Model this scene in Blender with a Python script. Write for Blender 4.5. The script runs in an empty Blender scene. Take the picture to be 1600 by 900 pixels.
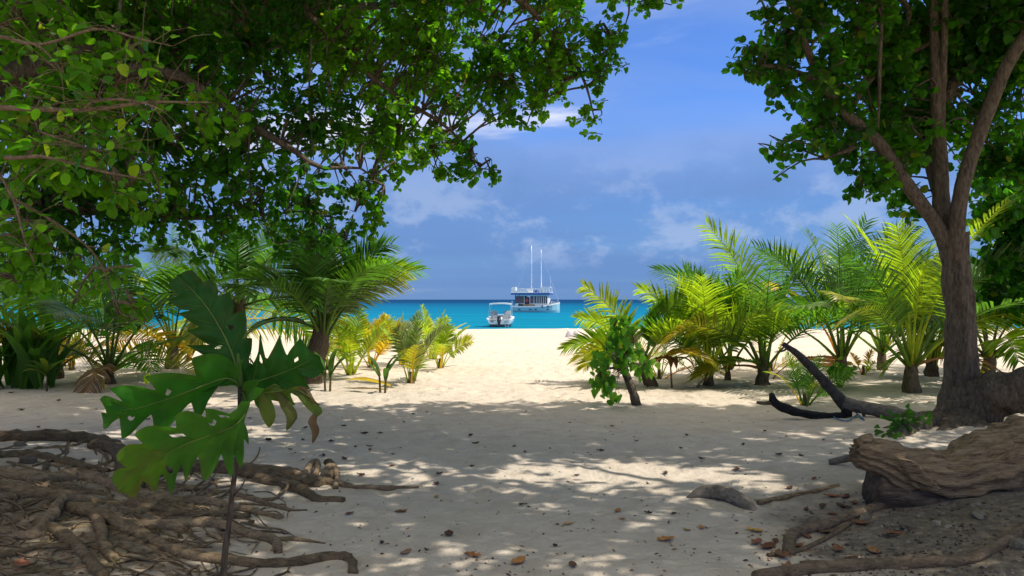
import bpy, math, random
import numpy as np
from mathutils import Vector, Matrix, Quaternion, noise

scene = bpy.context.scene
col = scene.collection
RD = math.radians
random.seed(11)
RNG = np.random.default_rng(11)

# ------------------------------------------------------------------ camera
F = 1200.0            # focal length in photo pixels (1600 wide)
EYE = 1.6
HZ = 468.0            # horizon row of the photograph
cam_d = bpy.data.cameras.new('camera')
cam = bpy.data.objects.new('camera', cam_d)
col.objects.link(cam)
cam.location = (0, 0, EYE)
cam.rotation_euler = (RD(90), 0, 0)
cam_d.sensor_width = 36.0
cam_d.lens = 36.0 * F / 1600.0
cam_d.shift_y = (HZ - 450.0) / 1600.0
cam_d.clip_start = 0.05
cam_d.clip_end = 90000
scene.camera = cam

# ------------------------------------------------------------------ light
SUN_EL, SUN_AZ = 56.0, 101.0        # azimuth clockwise from +Y (the view direction)
sdir = Vector((math.sin(RD(SUN_AZ)) * math.cos(RD(SUN_EL)),
               math.cos(RD(SUN_AZ)) * math.cos(RD(SUN_EL)), math.sin(RD(SUN_EL))))
sun_d = bpy.data.lights.new('sun', 'SUN')
sun_d.energy = 3.95
sun_d.angle = RD(0.53)
sun_d.color = (1.0, 0.94, 0.83)
sun = bpy.data.objects.new('sun', sun_d)
col.objects.link(sun)
sun.rotation_euler = sdir.to_track_quat('Z', 'Y').to_euler()
sun.location = (20, 5, 30)

world = bpy.data.worlds.new('World')
scene.world = world
world.use_nodes = True
wn, wl = world.node_tree.nodes, world.node_tree.links
wn.clear()
w_out = wn.new('ShaderNodeOutputWorld')
w_bg = wn.new('ShaderNodeBackground')
w_bg.inputs['Strength'].default_value = 0.15
sky = wn.new('ShaderNodeTexSky')
sky.sky_type = 'NISHITA'
sky.sun_disc = False
sky.sun_elevation = RD(SUN_EL)
sky.sun_rotation = RD(SUN_AZ)
sky.air_density = 1.0
sky.dust_density = 0.3
sky.ozone_density = 4.0
w_tc = wn.new('ShaderNodeTexCoord')
w_sep = wn.new('ShaderNodeSeparateXYZ')
wl.new(w_tc.outputs['Generated'], w_sep.inputs[0])


def wmath(op, a, b=None, clamp=False):
    n = wn.new('ShaderNodeMath')
    n.operation = op
    n.use_clamp = clamp
    for i, v in enumerate((a, b)):
        if v is None:
            continue
        if isinstance(v, (int, float)):
            n.inputs[i].default_value = v
        else:
            wl.new(v, n.inputs[i])
    return n.outputs[0]


def wramp(v, stops):
    r = wn.new('ShaderNodeValToRGB')
    r.color_ramp.interpolation = 'EASE'
    while len(r.color_ramp.elements) > 1:
        r.color_ramp.elements.remove(r.color_ramp.elements[-1])
    r.color_ramp.elements[0].position = stops[0][0]
    r.color_ramp.elements[0].color = stops[0][1]
    for p, c in stops[1:]:
        e = r.color_ramp.elements.new(p)
        e.color = c
    wl.new(v, r.inputs[0])
    return r.outputs[0]


def wmix(fac, a, b, mode='MIX'):
    n = wn.new('ShaderNodeMix')
    n.data_type = 'RGBA'
    n.blend_type = mode
    for i, v in ((0, fac), (6, a), (7, b)):
        if isinstance(v, (int, float, tuple)):
            n.inputs[i].default_value = v
        else:
            wl.new(v, n.inputs[i])
    return n.outputs[2]


# cloud layer coordinates: direction projected on a flat cloud deck
zc = wmath('ADD', wmath('MAXIMUM', w_sep.outputs[2], 0.0), 0.10)
cxy = wn.new('ShaderNodeCombineXYZ')
wl.new(wmath('DIVIDE', w_sep.outputs[0], zc), cxy.inputs[0])
wl.new(wmath('DIVIDE', w_sep.outputs[1], zc), cxy.inputs[1])


def wnoise(vec, scale, detail, rough, dist=0.0, loc=(0, 0, 0), sc=(1, 1, 1)):
    m = wn.new('ShaderNodeMapping')
    m.inputs['Location'].default_value = loc
    m.inputs['Scale'].default_value = sc
    wl.new(vec, m.inputs[0])
    n = wn.new('ShaderNodeTexNoise')
    n.inputs['Scale'].default_value = scale
    n.inputs['Detail'].default_value = detail
    n.inputs['Roughness'].default_value = rough
    n.inputs['Distortion'].default_value = dist
    wl.new(m.outputs[0], n.inputs['Vector'])
    return n.outputs[0]


blue = wmix(1.0, sky.outputs[0], (0.37, 0.54, 0.86, 1), 'MULTIPLY')
veil = wramp(wnoise(cxy.outputs[0], 0.55, 5, 0.52, 0.4, (3.1, 1.7, 0), (0.45, 1, 1)),
             [(0.40, (0, 0, 0, 1)), (0.60, (1, 1, 1, 1))])
s0 = wmix(wmath('MULTIPLY', veil, 0.75), blue, (1.3, 1.95, 3.7, 1))
high_n = wnoise(cxy.outputs[0], 0.42, 7, 0.6, 0.5, (2.374, 10.49, 0), (0.6, 1, 1))
lift = wramp(w_sep.outputs[2], [(0.30, (0, 0, 0, 1)), (0.75, (1, 1, 1, 1))])
high = wramp(wmath('ADD', high_n, wmath('MULTIPLY', lift, 0.26)), [(0.56, (0, 0, 0, 1)), (0.75, (1, 1, 1, 1))])
s1 = wmix(wmath('MULTIPLY', high, 0.92), s0, (7.5, 6.9, 5.9, 1))
# puffy low cumulus a little above the horizon
puff_n = wnoise(w_tc.outputs['Generated'], 8.0, 8, 0.62, 0.1, (0.15, 0.2, 0.0), (1, 1, 1.7))
band = wramp(w_sep.outputs[2], [(0.02, (0, 0, 0, 1)), (0.075, (1, 1, 1, 1)), (0.12, (.8, .8, .8, 1)), (0.2, (0, 0, 0, 1))])
puff = wmath('MULTIPLY', wramp(puff_n, [(0.49, (0, 0, 0, 1)), (0.62, (1, 1, 1, 1))]), band)
# grey-blue bank of far cloud along the whole horizon
bank = wramp(wmath('ADD', w_sep.outputs[2], wmath('MULTIPLY', wmath('SUBTRACT', puff_n, 0.5), 0.12)),
             [(0.0, (1, 1, 1, 1)), (0.10, (.85, .85, .85, 1)), (0.24, (0, 0, 0, 1))])
s2 = wmix(wmath('MULTIPLY', bank, 0.88), s1, (0.60, 1.22, 2.65, 1))
s3 = wmix(wmath('MULTIPLY', puff, 0.62), s2, (2.0, 2.55, 3.75, 1))
wl.new(s3, w_bg.inputs['Color'])
wl.new(w_bg.outputs[0], w_out.inputs[0])

scene.view_settings.view_transform = 'Standard'
scene.view_settings.look = 'None'
scene.view_settings.exposure = 0.52
scene.view_settings.gamma = 1.0
scene.view_settings.use_curve_mapping = False
scene.cycles.max_bounces = 8
scene.cycles.diffuse_bounces = 4
scene.cycles.transmission_bounces = 6
scene.cycles.use_denoising = True


# ------------------------------------------------------------------ helpers
def P(px, py, d):
    """photo pixel at a given distance -> world point"""
    return Vector(((px - 800.0) / F * d, d, EYE + (HZ - py) / F * d))


def sstep(a, b, v):
    t = min(1.0, max(0.0, (v - a) / (b - a)))
    return t * t * (3 - 2 * t)


def gh(x, y):
    z = 0.0
    z += 0.26 * sstep(1.7, 5.2, -x) * math.exp(-((y - 5.8) / 2.6) ** 2)
    z += 0.24 * sstep(1.9, 4.2, x) * math.exp(-((y - 5.4) / 1.9) ** 2)
    z += 0.16 * math.exp(-((x - 5.5) ** 2 + (y - 9.3) ** 2) / 1.6)
    if y < 60 and y > -5 and abs(x) < 60:
        z += 0.05 * noise.noise((x * 0.35, y * 0.35, 3.3))
        if y < 45:
            z += 0.016 * noise.noise((x * 1.6, y * 1.6, 0.0))
        if y < 30 and abs(x) < 16:
            z += 0.012 * noise.noise((x * 4.5, y * 4.5, 5.0)) + 0.005 * noise.noise((x * 12, y * 12, 9.0))
    if y > 38:
        t = y - 38 + 0.6 * noise.noise((x * 0.12, 0.0, 7.0))
        t = max(0.0, t)
        z += 0.05 * sstep(0, 2.5, t) * (1 - sstep(3.5, 6, t)) - min(6.0, 0.13 * max(0.0, t - 2.5))
    return z


def G(px, py, dz=0.0):
    """photo pixel -> point on the ground"""
    dx, dz_ = (px - 800.0) / F, (HZ - py) / F
    t = 2.0
    while t < 60:
        if EYE + dz_ * t <= gh(dx * t, t):
            break
        t += 0.04
    return Vector((dx * t, t, gh(dx * t, t) + dz))


class MB:
    def __init__(s):
        s.v, s.f, s.t, s.m = [], [], [], []

    def add(s, verts, faces, tint=(1, 1, 1), mi=0):
        b = len(s.v)
        s.v += [tuple(v) for v in verts]
        s.f += [tuple(i + b for i in f) for f in faces]
        if isinstance(tint, list):
            s.t += tint
        else:
            s.t += [tint] * len(verts)
        s.m += [mi] * len(faces)

    def box(s, c, size, rot=None, tint=(1, 1, 1), mi=0, taper=1.0):
        hx, hy, hz = (k / 2 for k in size)
        vs = []
        for z in (-1, 1):
            k = taper if z > 0 else 1
            for x, y in ((-1, -1), (1, -1), (1, 1), (-1, 1)):
                vs.append(Vector((x * hx * k, y * hy * k, z * hz)))
        if rot is not None:
            vs = [rot @ v for v in vs]
        c = Vector(c)
        s.add([v + c for v in vs], [(3, 2, 1, 0), (4, 5, 6, 7), (0, 1, 5, 4), (1, 2, 6, 5), (2, 3, 7, 6), (3, 0, 4, 7)], tint, mi)

    def build(s, name, mats, parent=None, smooth=True, origin=None):
        me = bpy.data.meshes.new(name)
        vs = s.v
        if parent is None and origin is None:
            a = np.array(vs)
            origin = Vector((a[:, 0].mean(), a[:, 1].mean(), a[:, 2].min()))
        off = Vector((0, 0, 0)) if parent is not None else Vector(origin)
        if off.length > 0:
            o3 = tuple(off)
            vs = [(v[0] - o3[0], v[1] - o3[1], v[2] - o3[2]) for v in vs]
        me.from_pydata(vs, [], s.f)
        if not isinstance(mats, (list, tuple)):
            mats = [mats]
        for m in mats:
            me.materials.append(m)
        if len(mats) > 1:
            me.polygons.foreach_set('material_index', s.m)
        if smooth:
            me.polygons.foreach_set('use_smooth', [True] * len(s.f))
        at = me.attributes.new('tint', 'FLOAT_COLOR', 'POINT')
        a = np.ones((len(vs), 4), np.float32)
        a[:, :3] = np.array(s.t, np.float32)
        at.data.foreach_set('color', a.ravel())
        me.update()
        return put(name, me, parent, off)


def put(name, me, parent=None, loc=(0, 0, 0)):
    o = bpy.data.objects.new(name, me)
    col.objects.link(o)
    o.location = loc
    if parent is not None:
        o.parent = parent
        p = parent
        t = Vector(p.location)
        while p.parent is not None:
            p = p.parent
        if parent.parent is None:
            o.matrix_parent_inverse = Matrix.Translation(-Vector(parent.location))
    return o


def thing(name, loc, label, cat, group=None):
    e = bpy.data.objects.new(name, None)
    e.empty_display_size = 0.2
    col.objects.link(e)
    e.location = loc
    return tag(e, label, cat, group)


def tag(o, label=None, cat=None, group=None, kind=None):
    if label: o['label'] = label
    if cat: o['category'] = cat
    if group: o['group'] = group
    if kind: o['kind'] = kind
    return o


def smooth_path(pts, n):
    pts = [Vector(p) for p in pts]
    if len(pts) == 2:
        return [pts[0].lerp(pts[1], i / (n - 1)) for i in range(n)]
    ext = [2 * pts[0] - pts[1]] + pts + [2 * pts[-1] - pts[-2]]
    out = []
    m = len(pts) - 1
    for i in range(n):
        u = i / (n - 1) * m
        k = min(int(u), m - 1)
        t = u - k
        a, b, c, d = ext[k:k + 4]
        out.append(0.5 * ((2 * b) + (c - a) * t + (2 * a - 5 * b + 4 * c - d) * t * t + (3 * b - a - 3 * c + d) * t ** 3))
    return out


def interp(vals, n):
    return [float(v) for v in np.interp(np.linspace(0, 1, n), np.linspace(0, 1, len(vals)), vals)]


def tube(mb, pts, radii, n=None, sides=8, tint=(1, 1, 1), rough=0.0, rscale=3.0, seed=0.0, mi=0, flat=1.0, ridges=0, jag=0.0):
    n = n or len(pts)
    path = smooth_path(pts, n)
    rr = interp(radii, n)
    verts, faces = [], []
    up = Vector((0, 0, 1))
    T0 = (path[1] - path[0]).normalized()
    if abs(T0.dot(up)) > 0.9:
        up = Vector((0, 1, 0))
    nrm = (up - T0 * up.dot(T0)).normalized()
    for i, p in enumerate(path):
        T = (path[min(i + 1, n - 1)] - path[max(i - 1, 0)])
        if T.length < 1e-9:
            T = T0
        T.normalize()
        nrm = (nrm - T * nrm.dot(T))
        if nrm.length < 1e-6:
            nrm = T.orthogonal()
        nrm.normalize()
        bi = T.cross(nrm)
        for k in range(sides):
            a = 2 * math.pi * k / sides
            r = rr[i]
            if rough:
                d = nrm * math.cos(a) + bi * math.sin(a)
                q = (p + d * r) * rscale
                r *= 1 + rough * (noise.noise((q.x + seed, q.y, q.z)) + 0.5 * noise.noise((q.x * 2.7, q.y * 2.7 + seed, q.z * 2.7)))
                if ridges:
                    r *= 1 + 0.5 * rough * math.sin(a * ridges + 2.0 * noise.noise((p.x * 2, p.y * 2, p.z * 2 + seed)))
            e = T * (jag * rr[i] * noise.noise((k * 1.7, seed, i * 9.1))) if jag and i in (0, n - 1) else Vector((0, 0, 0))
            verts.append(p + nrm * (math.cos(a) * r * flat) + bi * (math.sin(a) * r) + e)
    for i in range(n - 1):
        for k in range(sides):
            a, b = i * sides + k, i * sides + (k + 1) % sides
            faces.append((a, b, b + sides, a + sides))
    verts.append(path[0]); verts.append(path[-1])
    c0, c1 = len(verts) - 2, len(verts) - 1
    for k in range(sides):
        faces.append((c0, (k + 1) % sides, k))
        faces.append((c1, (n - 1) * sides + k, (n - 1) * sides + (k + 1) % sides))
    mb.add(verts, faces, tint, mi)
    return path


# ------------------------------------------------------------------ materials
class NT:
    def __init__(s, name):
        s.mat = bpy.data.materials.new(name)
        s.mat.use_nodes = True
        s.n, s.l = s.mat.node_tree.nodes, s.mat.node_tree.links
        s.n.clear()
        s.out = s.n.new('ShaderNodeOutputMaterial')

    def new(s, t, **kw):
        n = s.n.new(t)
        for k, v in kw.items():
            setattr(n, k, v)
        return n

    def link(s, a, b):
        s.l.new(a, b)

    def val(s, sock, v):
        if isinstance(v, (int, float, tuple)):
            sock.default_value = v
        else:
            s.l.new(v, sock)

    def math(s, op, a, b=0.0, clamp=False):
        n = s.new('ShaderNodeMath', operation=op, use_clamp=clamp)
        s.val(n.inputs[0], a); s.val(n.inputs[1], b)
        return n.outputs[0]

    def mix(s, fac, a, b, mode='MIX'):
        n = s.new('ShaderNodeMix', data_type='RGBA', blend_type=mode)
        s.val(n.inputs[0], fac); s.val(n.inputs[6], a); s.val(n.inputs[7], b)
        return n.outputs[2]

    def pos(s):
        return s.new('ShaderNodeNewGeometry').outputs['Position']

    def noise(s, scale, detail=4, rough=0.55, vec=None, sc=(1, 1, 1), dist=0.0):
        m = s.new('ShaderNodeMapping')
        m.inputs['Scale'].default_value = sc
        s.link(vec if vec is not None else s.pos(), m.inputs[0])
        n = s.new('ShaderNodeTexNoise')
        n.inputs['Scale'].default_value = scale
        n.inputs['Detail'].default_value = detail
        n.inputs['Roughness'].default_value = rough
        n.inputs['Distortion'].default_value = dist
        s.link(m.outputs[0], n.inputs['Vector'])
        return n.outputs[0]

    def ramp(s, v, stops):
        r = s.new('ShaderNodeValToRGB')
        el = r.color_ramp.elements
        el[0].position, el[0].color = stops[0][0], (*stops[0][1], 1)
        el[1].position, el[1].color = stops[-1][0], (*stops[-1][1], 1)
        for p, c in stops[1:-1]:
            el.new(p).color = (*c, 1)
        s.link(v, r.inputs[0])
        return r.outputs[0]

    def bump(s, h, strength=0.5, dist=0.02, normal=None):
        b = s.new('ShaderNodeBump')
        b.inputs['Strength'].default_value = strength
        b.inputs['Distance'].default_value = dist
        s.link(h, b.inputs['Height'])
        if normal is not None:
            s.link(normal, b.inputs['Normal'])
        return b.outputs[0]

    def pbr(s, base, rough=0.6, normal=None, spec=0.5, metal=0.0):
        p = s.new('ShaderNodeBsdfPrincipled')
        s.val(p.inputs['Base Color'], base if not (isinstance(base, tuple) and len(base) == 3) else (*base, 1))
        s.val(p.inputs['Roughness'], rough)
        p.inputs['Specular IOR Level'].default_value = spec
        p.inputs['Metallic'].default_value = metal
        if normal is not None:
            s.link(normal, p.inputs['Normal'])
        return p

    def done(s, shader):
        s.link(shader.outputs[0] if hasattr(shader, 'outputs') else shader, s.out.inputs['Surface'])
        return s.mat


def mat_sand():
    t = NT('sand')
    big = t.noise(0.5, 4)
    mid = t.noise(3.5, 5, 0.6)
    fine = t.noise(90, 3, 0.6)
    c = t.ramp(big, [(0.3, (0.52, 0.447, 0.36)), (0.7, (0.58, 0.50, 0.41))])
    c = t.mix(t.math('MULTIPLY', t.ramp(mid, [(0.45, (0, 0, 0)), (0.75, (1, 1, 1))]), 0.6), c, (0.40, 0.315, 0.235, 1))
    c = t.mix(t.math('MULTIPLY', t.ramp(fine, [(0.62, (0, 0, 0)), (0.72, (1, 1, 1))]), 0.22), c, (0.30, 0.23, 0.17, 1))
    # darker humus soil where litter gathers on the right-hand and left-hand root mounds
    sep = t.new('ShaderNodeSeparateXYZ')
    t.link(t.pos(), sep.inputs[0])
    nx = t.math('MULTIPLY', t.math('SUBTRACT', t.noise(1.3, 5, 0.65), 0.5), 2.6)
    near = t.math('SUBTRACT', 1.0, t.math('MULTIPLY', t.math('ABSOLUTE', t.math('SUBTRACT', sep.outputs[1], 4.9)), 0.42), True)
    sr = t.math('MULTIPLY', t.math('MULTIPLY', t.math('SUBTRACT', t.math('ADD', sep.outputs[0], nx), 1.75), 1.5, True), t.math('MULTIPLY', near, 1.3), True)
    sl = t.math('MULTIPLY', t.math('MULTIPLY', t.math('SUBTRACT', t.math('ADD', t.math('MULTIPLY', sep.outputs[0], -1), nx), 1.6), 0.9, True), t.math('MULTIPLY', near, 1.5), True)
    soil_c = t.ramp(t.noise(14, 6, 0.7), [(0.3, (0.065, 0.052, 0.04)), (0.55, (0.17, 0.138, 0.102)), (0.78, (0.36, 0.30, 0.225))])
    c = t.mix(t.math('MULTIPLY', t.math('MAXIMUM', sr, sl), 0.95, True), c, soil_c)
    # thin green weed film under the right-hand palms
    weed = t.math('MULTIPLY', t.ramp(t.noise(0.9, 5, 0.7), [(0.42, (0, 0, 0)), (0.62, (1, 1, 1))]),
                  t.math('MULTIPLY', t.math('SUBTRACT', 1.0, t.math('MULTIPLY', t.math('ABSOLUTE', t.math('SUBTRACT', sep.outputs[1], 13.9)), 0.55), True),
                         t.math('MULTIPLY', t.math('SUBTRACT', sep.outputs[0], 2.4), 0.8, True)))
    c = t.mix(t.math('MULTIPLY', weed, 0.5), c, (0.20, 0.19, 0.09, 1))
    v = t.new('ShaderNodeTexVoronoi', feature='SMOOTH_F1')
    v.inputs['Scale'].default_value = 3.2
    w = t.new('ShaderNodeMapping')
    w.inputs['Scale'].default_value = (1.0, 1.0, 1.0)
    t.link(t.pos(), w.inputs[0])
    t.link(w.outputs[0], v.inputs['Vector'])
    h = t.math('ADD', t.math('MULTIPLY', v.outputs['Distance'], 0.6), t.math('MULTIPLY', t.noise(7, 6, 0.6), 0.8))
    n1 = t.bump(h, 0.95, 0.07)
    n2 = t.bump(t.noise(60, 4, 0.7), 0.45, 0.012, n1)
    return t.done(t.pbr(c, 0.95, n2, 0.15))


def mat_sea():
    t = NT('sea_water')
    sep = t.new('ShaderNodeSeparateXYZ')
    t.link(t.pos(), sep.inputs[0])
    y = t.math('ADD', sep.outputs[1], t.math('MULTIPLY', t.math('SUBTRACT', t.noise(0.02, 3, 0.5, sc=(.35, 1, 1)), 0.5), 130))
    f = t.math('POWER', t.math('DIVIDE', t.math('SUBTRACT', y, 45), 700, True), 0.42)
    c = t.ramp(f, [(0.0, (0.001, 0.25, 0.28)), (0.2, (0.0003, 0.185, 0.285)), (0.45, (0.0003, 0.135, 0.25)), (0.75, (0.0003, 0.08, 0.185)), (1.0, (0.0005, 0.035, 0.11))])
    pat = t.ramp(t.noise(0.16, 6, 0.65, sc=(0.28, 1, 1)), [(0.35, (0.82, 0.82, 0.82)), (0.65, (1.1, 1.1, 1.1))])
    c = t.mix(1.0, c, pat, 'MULTIPLY')
    h = t.math('ADD', t.noise(0.55, 5, 0.6, sc=(0.45, 1, 1)), t.math('MULTIPLY', t.noise(0.09, 3, 0.5, sc=(0.4, 1, 1)), 2.2))
    n = t.bump(h, 1.0, 0.45)
    df = t.new('ShaderNodeBsdfDiffuse')
    t.link(c, df.inputs['Color']); t.link(n, df.inputs['Normal'])
    gl = t.new('ShaderNodeBsdfGlossy')
    gl.inputs['Roughness'].default_value = 0.18
    t.link(n, gl.inputs['Normal'])
    mx = t.new('ShaderNodeMixShader')
    mx.inputs[0].default_value = 0.07
    t.link(df.outputs[0], mx.inputs[1]); t.link(gl.outputs[0], mx.inputs[2])
    return t.done(mx)


def mat_leafy(name, rough=0.45, trans=0.52, spec=0.28, vein=False, glow=(2.75, 2.85, 0.9, 1)):
    t = NT(name)
    a = t.new('ShaderNodeAttribute', attribute_name='tint')
    base = a.outputs['Color']
    nz = t.ramp(t.noise(9, 4, 0.6), [(0.3, (0.78, 0.78, 0.78)), (0.7, (1.18, 1.18, 1.12))])
    base = t.mix(1.0, base, nz, 'MULTIPLY')
    p = t.pbr(base, rough, None, spec)
    tr = t.new('ShaderNodeBsdfTranslucent')
    t.link(t.mix(1.0, base, glow, 'MULTIPLY'), tr.inputs['Color'])
    m = t.new('ShaderNodeMixShader')
    m.inputs[0].default_value = trans
    t.link(p.outputs[0], m.inputs[1]); t.link(tr.outputs[0], m.inputs[2])
    return t.done(m)


def mat_bark(name, c0, c1, c2, sc=(1, 1, 0.25), scale=22, bump=0.9, dist=0.03, moss=0.0, warp=0.6):
    t = NT(name)
    n1 = t.noise(scale, 7, 0.68, sc=sc, dist=warp)
    n2 = t.noise(3.0, 4, 0.6)
    c = t.ramp(n1, [(0.32, c0), (0.5, c1), (0.72, c2)])
    c = t.mix(t.math('MULTIPLY', n2, 0.6), c, t.mix(0.5, c, (*c2, 1)))
    if moss:
        mk = t.ramp(t.noise(2.2, 5, 0.7), [(0.5, (0, 0, 0)), (0.66, (1, 1, 1))])
        c = t.mix(t.math('MULTIPLY', mk, moss), c, (0.10, 0.10, 0.045, 1))
    a = t.new('ShaderNodeAttribute', attribute_name='tint')
    c = t.mix(1.0, c, a.outputs['Color'], 'MULTIPLY')
    h = t.math('ADD', n1, t.math('MULTIPLY', t.noise(scale * 4, 4, 0.6, sc=sc), 0.35))
    return t.done(t.pbr(c, 0.88, t.bump(h, bump, dist), 0.2))


def mat_plain(name, c, rough=0.5, spec=0.5, var=0.12, scale=5.0, metal=0.0):
    t = NT(name)
    n = t.noise(scale, 5, 0.6)
    v = t.ramp(n, [(0.3, (1 - var,) * 3), (0.7, (1 + var * 0.6,) * 3)])
    return t.done(t.pbr(t.mix(1.0, (*c, 1), v, 'MULTIPLY'), rough, None, spec, metal))


def mat_tint(name, rough=0.8, bump=0.4, scale=40):
    t = NT(name)
    a = t.new('ShaderNodeAttribute', attribute_name='tint')
    n = t.noise(scale, 5, 0.65)
    c = t.mix(1.0, a.outputs['Color'], t.ramp(n, [(0.3, (0.65,) * 3), (0.7, (1.25,) * 3)]), 'MULTIPLY')
    return t.done(t.pbr(c, rough, t.bump(n, bump, 0.01), 0.25))


M = {}
M['sand'] = mat_sand()
M['sea'] = mat_sea()
M['leaf'] = mat_leafy('tree_leaf', trans=0.6)
M['frond'] = mat_leafy('palm_frond', 0.38, 0.46, 0.4, glow=(2.1, 2.2, 0.9, 1))
M['broad'] = mat_leafy('broad_leaf', 0.55, 0.36, 0.2)
M['bark'] = mat_bark('tree_bark', (0.028, 0.02, 0.014), (0.14, 0.105, 0.074), (0.29, 0.23, 0.165), scale=30, sc=(1, 1, 0.3), bump=1.0, dist=0.06)
M['twig'] = mat_bark('twig_bark', (0.05, 0.034, 0.022), (0.12, 0.085, 0.052), (0.24, 0.17, 0.10), scale=30, dist=0.01)
M['root'] = mat_bark('root_bark', (0.05, 0.034, 0.022), (0.20, 0.14, 0.088), (0.36, 0.265, 0.17), sc=(0.5, 1, 1), scale=26, bump=1.0, dist=0.045, moss=0.35)
M['drift'] = mat_bark('driftwood', (0.06, 0.034, 0.018), (0.37, 0.25, 0.14), (0.58, 0.43, 0.26), sc=(0.11, 1, 1), scale=42, bump=1.0, dist=0.05, warp=0.12)
M['cut'] = mat_bark('sawn_log_bark', (0.03, 0.022, 0.016), (0.12, 0.088, 0.06), (0.24, 0.18, 0.125), sc=(0.3, 1, 1), scale=22, bump=1.0, dist=0.05)
M['grey'] = mat_bark('grey_deadwood', (0.06, 0.048, 0.038), (0.16, 0.132, 0.102), (0.29, 0.245, 0.19), sc=(0.3, 1, 1), scale=26, dist=0.015)
M['char'] = mat_bark('charred_wood', (0.006, 0.006, 0.006), (0.018, 0.017, 0.016), (0.05, 0.046, 0.042), sc=(0.4, 1, 1), scale=26, dist=0.015)
M['fibre'] = mat_bark('palm_trunk', (0.04, 0.028, 0.02), (0.11, 0.08, 0.05), (0.21, 0.16, 0.10), sc=(1, 1, 0.3), scale=34, dist=0.02)
M['debris'] = mat_tint('dry_leaf')
M['stone'] = mat_tint('coral_stone', 0.9, 0.6, 25)
M['white'] = mat_plain('white_gelcoat', (0.78, 0.79, 0.78), 0.3, 0.5, 0.05)
M['greyplast'] = mat_plain('grey_plastic', (0.42, 0.44, 0.45), 0.45)
M['black'] = mat_plain('black_plastic', (0.02, 0.022, 0.026), 0.35)
M['navy'] = mat_plain('navy_paint', (0.02, 0.035, 0.06), 0.4)
M['blue'] = mat_plain('blue_paint', (0.04, 0.10, 0.36), 0.4)
M['aqua'] = mat_plain('aqua_reflection_hull', (0.34, 0.60, 0.66), 0.35)  # shaded hull side, turquoise reflection of the water put into the base colour
M['glass'] = mat_plain('dark_window', (0.012, 0.03, 0.06), 0.08, 0.8)
M['tan'] = mat_plain('varnished_wood', (0.42, 0.27, 0.12), 0.4)
M['steel'] = mat_plain('rail_metal', (0.66, 0.70, 0.72), 0.3, 0.6, 0.05, metal=0.6)
M['screen'] = mat_plain('smoked_windscreen', (0.34, 0.37, 0.39), 0.12, 0.8)
M['skin'] = mat_plain('skin', (0.42, 0.24, 0.16), 0.5)
M['red'] = mat_plain('red_shirt', (0.5, 0.09, 0.08), 0.7)
M['lilac'] = mat_plain('pale_canvas', (0.52, 0.47, 0.49), 0.9, 0.2, 0.2, 9)
M['towel'] = mat_plain('white_towel', (0.85, 0.85, 0.84), 0.95, 0.1, 0.05)
M['rope'] = mat_plain('blue_rope', (0.02, 0.14, 0.28), 0.7)
M['pot'] = mat_plain('orange_plank', (0.44, 0.22, 0.09), 0.7, 0.3, 0.3, 20)

# ------------------------------------------------------------------ ground and sea
def axis(segs):
    out = [segs[0][0]]
    for a, b, st in segs:
        n = max(1, int(round((b - a) / st)))
        out += [a + (b - a) * (i + 1) / n for i in range(n)]
    return out


xs = axis([(-1500, -200, 260), (-200, -60, 20), (-60, -24, 2.0), (-24, -9, 0.3), (-9, 9, 0.055), (9, 24, 0.3), (24, 60, 2.0), (60, 200, 20), (200, 1500, 260)])
ys = axis([(-900, -60, 120), (-60, -5, 5), (-5, 3.4, 0.3), (3.4, 13.5, 0.05), (13.5, 24, 0.075), (24, 37, 0.15), (37, 52, 0.25), (52, 90, 3), (90, 300, 30)])
gv = [(x, y, gh(x, y)) for y in ys for x in xs]
nxs = len(xs)
gf = [(j * nxs + i, j * nxs + i + 1, (j + 1) * nxs + i + 1, (j + 1) * nxs + i) for j in range(len(ys) - 1) for i in range(nxs - 1)]
gva = np.array(gv)
xa, ya = np.array(xs), np.array(ys)
Zg = gva[:, 2].reshape(len(ys), nxs)
frng = random.Random(77)
for i in range(1500):
    fy = 4.5 + 33 * frng.random() ** 0.8
    fx = frng.gauss(0.3, 1.6 + fy * .09)
    fa = frng.gauss(1.57, .6)
    la, lb, dp = frng.uniform(.12, .17), frng.uniform(.06, .09), frng.uniform(.008, .03) * (1.25 if fy > 12 else .6)
    i0, i1 = np.searchsorted(xa, (fx - .45, fx + .45))
    j0, j1 = np.searchsorted(ya, (fy - .45, fy + .45))
    if i1 <= i0 or j1 <= j0:
        continue
    XX, YY = np.meshgrid(xa[i0:i1] - fx, ya[j0:j1] - fy)
    uu = (XX * math.cos(fa) + YY * math.sin(fa)) / la
    vv = (-XX * math.sin(fa) + YY * math.cos(fa)) / lb
    q2 = uu * uu + vv * vv
    Zg[j0:j1, i0:i1] += dp * (-np.exp(-q2 ** 1.5) + .45 * np.exp(-((np.sqrt(q2) - 1.5) / .45) ** 2))
gva[:, 2] = Zg.ravel()
gv = gva.tolist()
gm = bpy.data.meshes.new('ground')
gm.from_pydata(gv, [], gf)
gm.polygons.foreach_set('use_smooth', [True] * len(gf))
gm.materials.append(M['sand'])
ground = put('ground', gm)
tag(ground, 'pale coral sand of the beach', None, None, 'structure')

SEA = -1.0
mb = MB()
sx = axis([(-40000, -2000, 9500), (-2000, 2000, 200), (2000, 40000, 9500)])
sy = axis([(41, 141, 20), (141, 2141, 200), (2141, 42141, 10000)])
mb.add([(x, y, SEA) for y in sy for x in sx],
       [(j * len(sx) + i, j * len(sx) + i + 1, (j + 1) * len(sx) + i + 1, (j + 1) * len(sx) + i) for j in range(len(sy) - 1) for i in range(len(sx) - 1)])
tag(mb.build('sea', M['sea'], origin=(0, 0, 0)), 'turquoise lagoon reaching to the horizon', None, None, 'structure')


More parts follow.
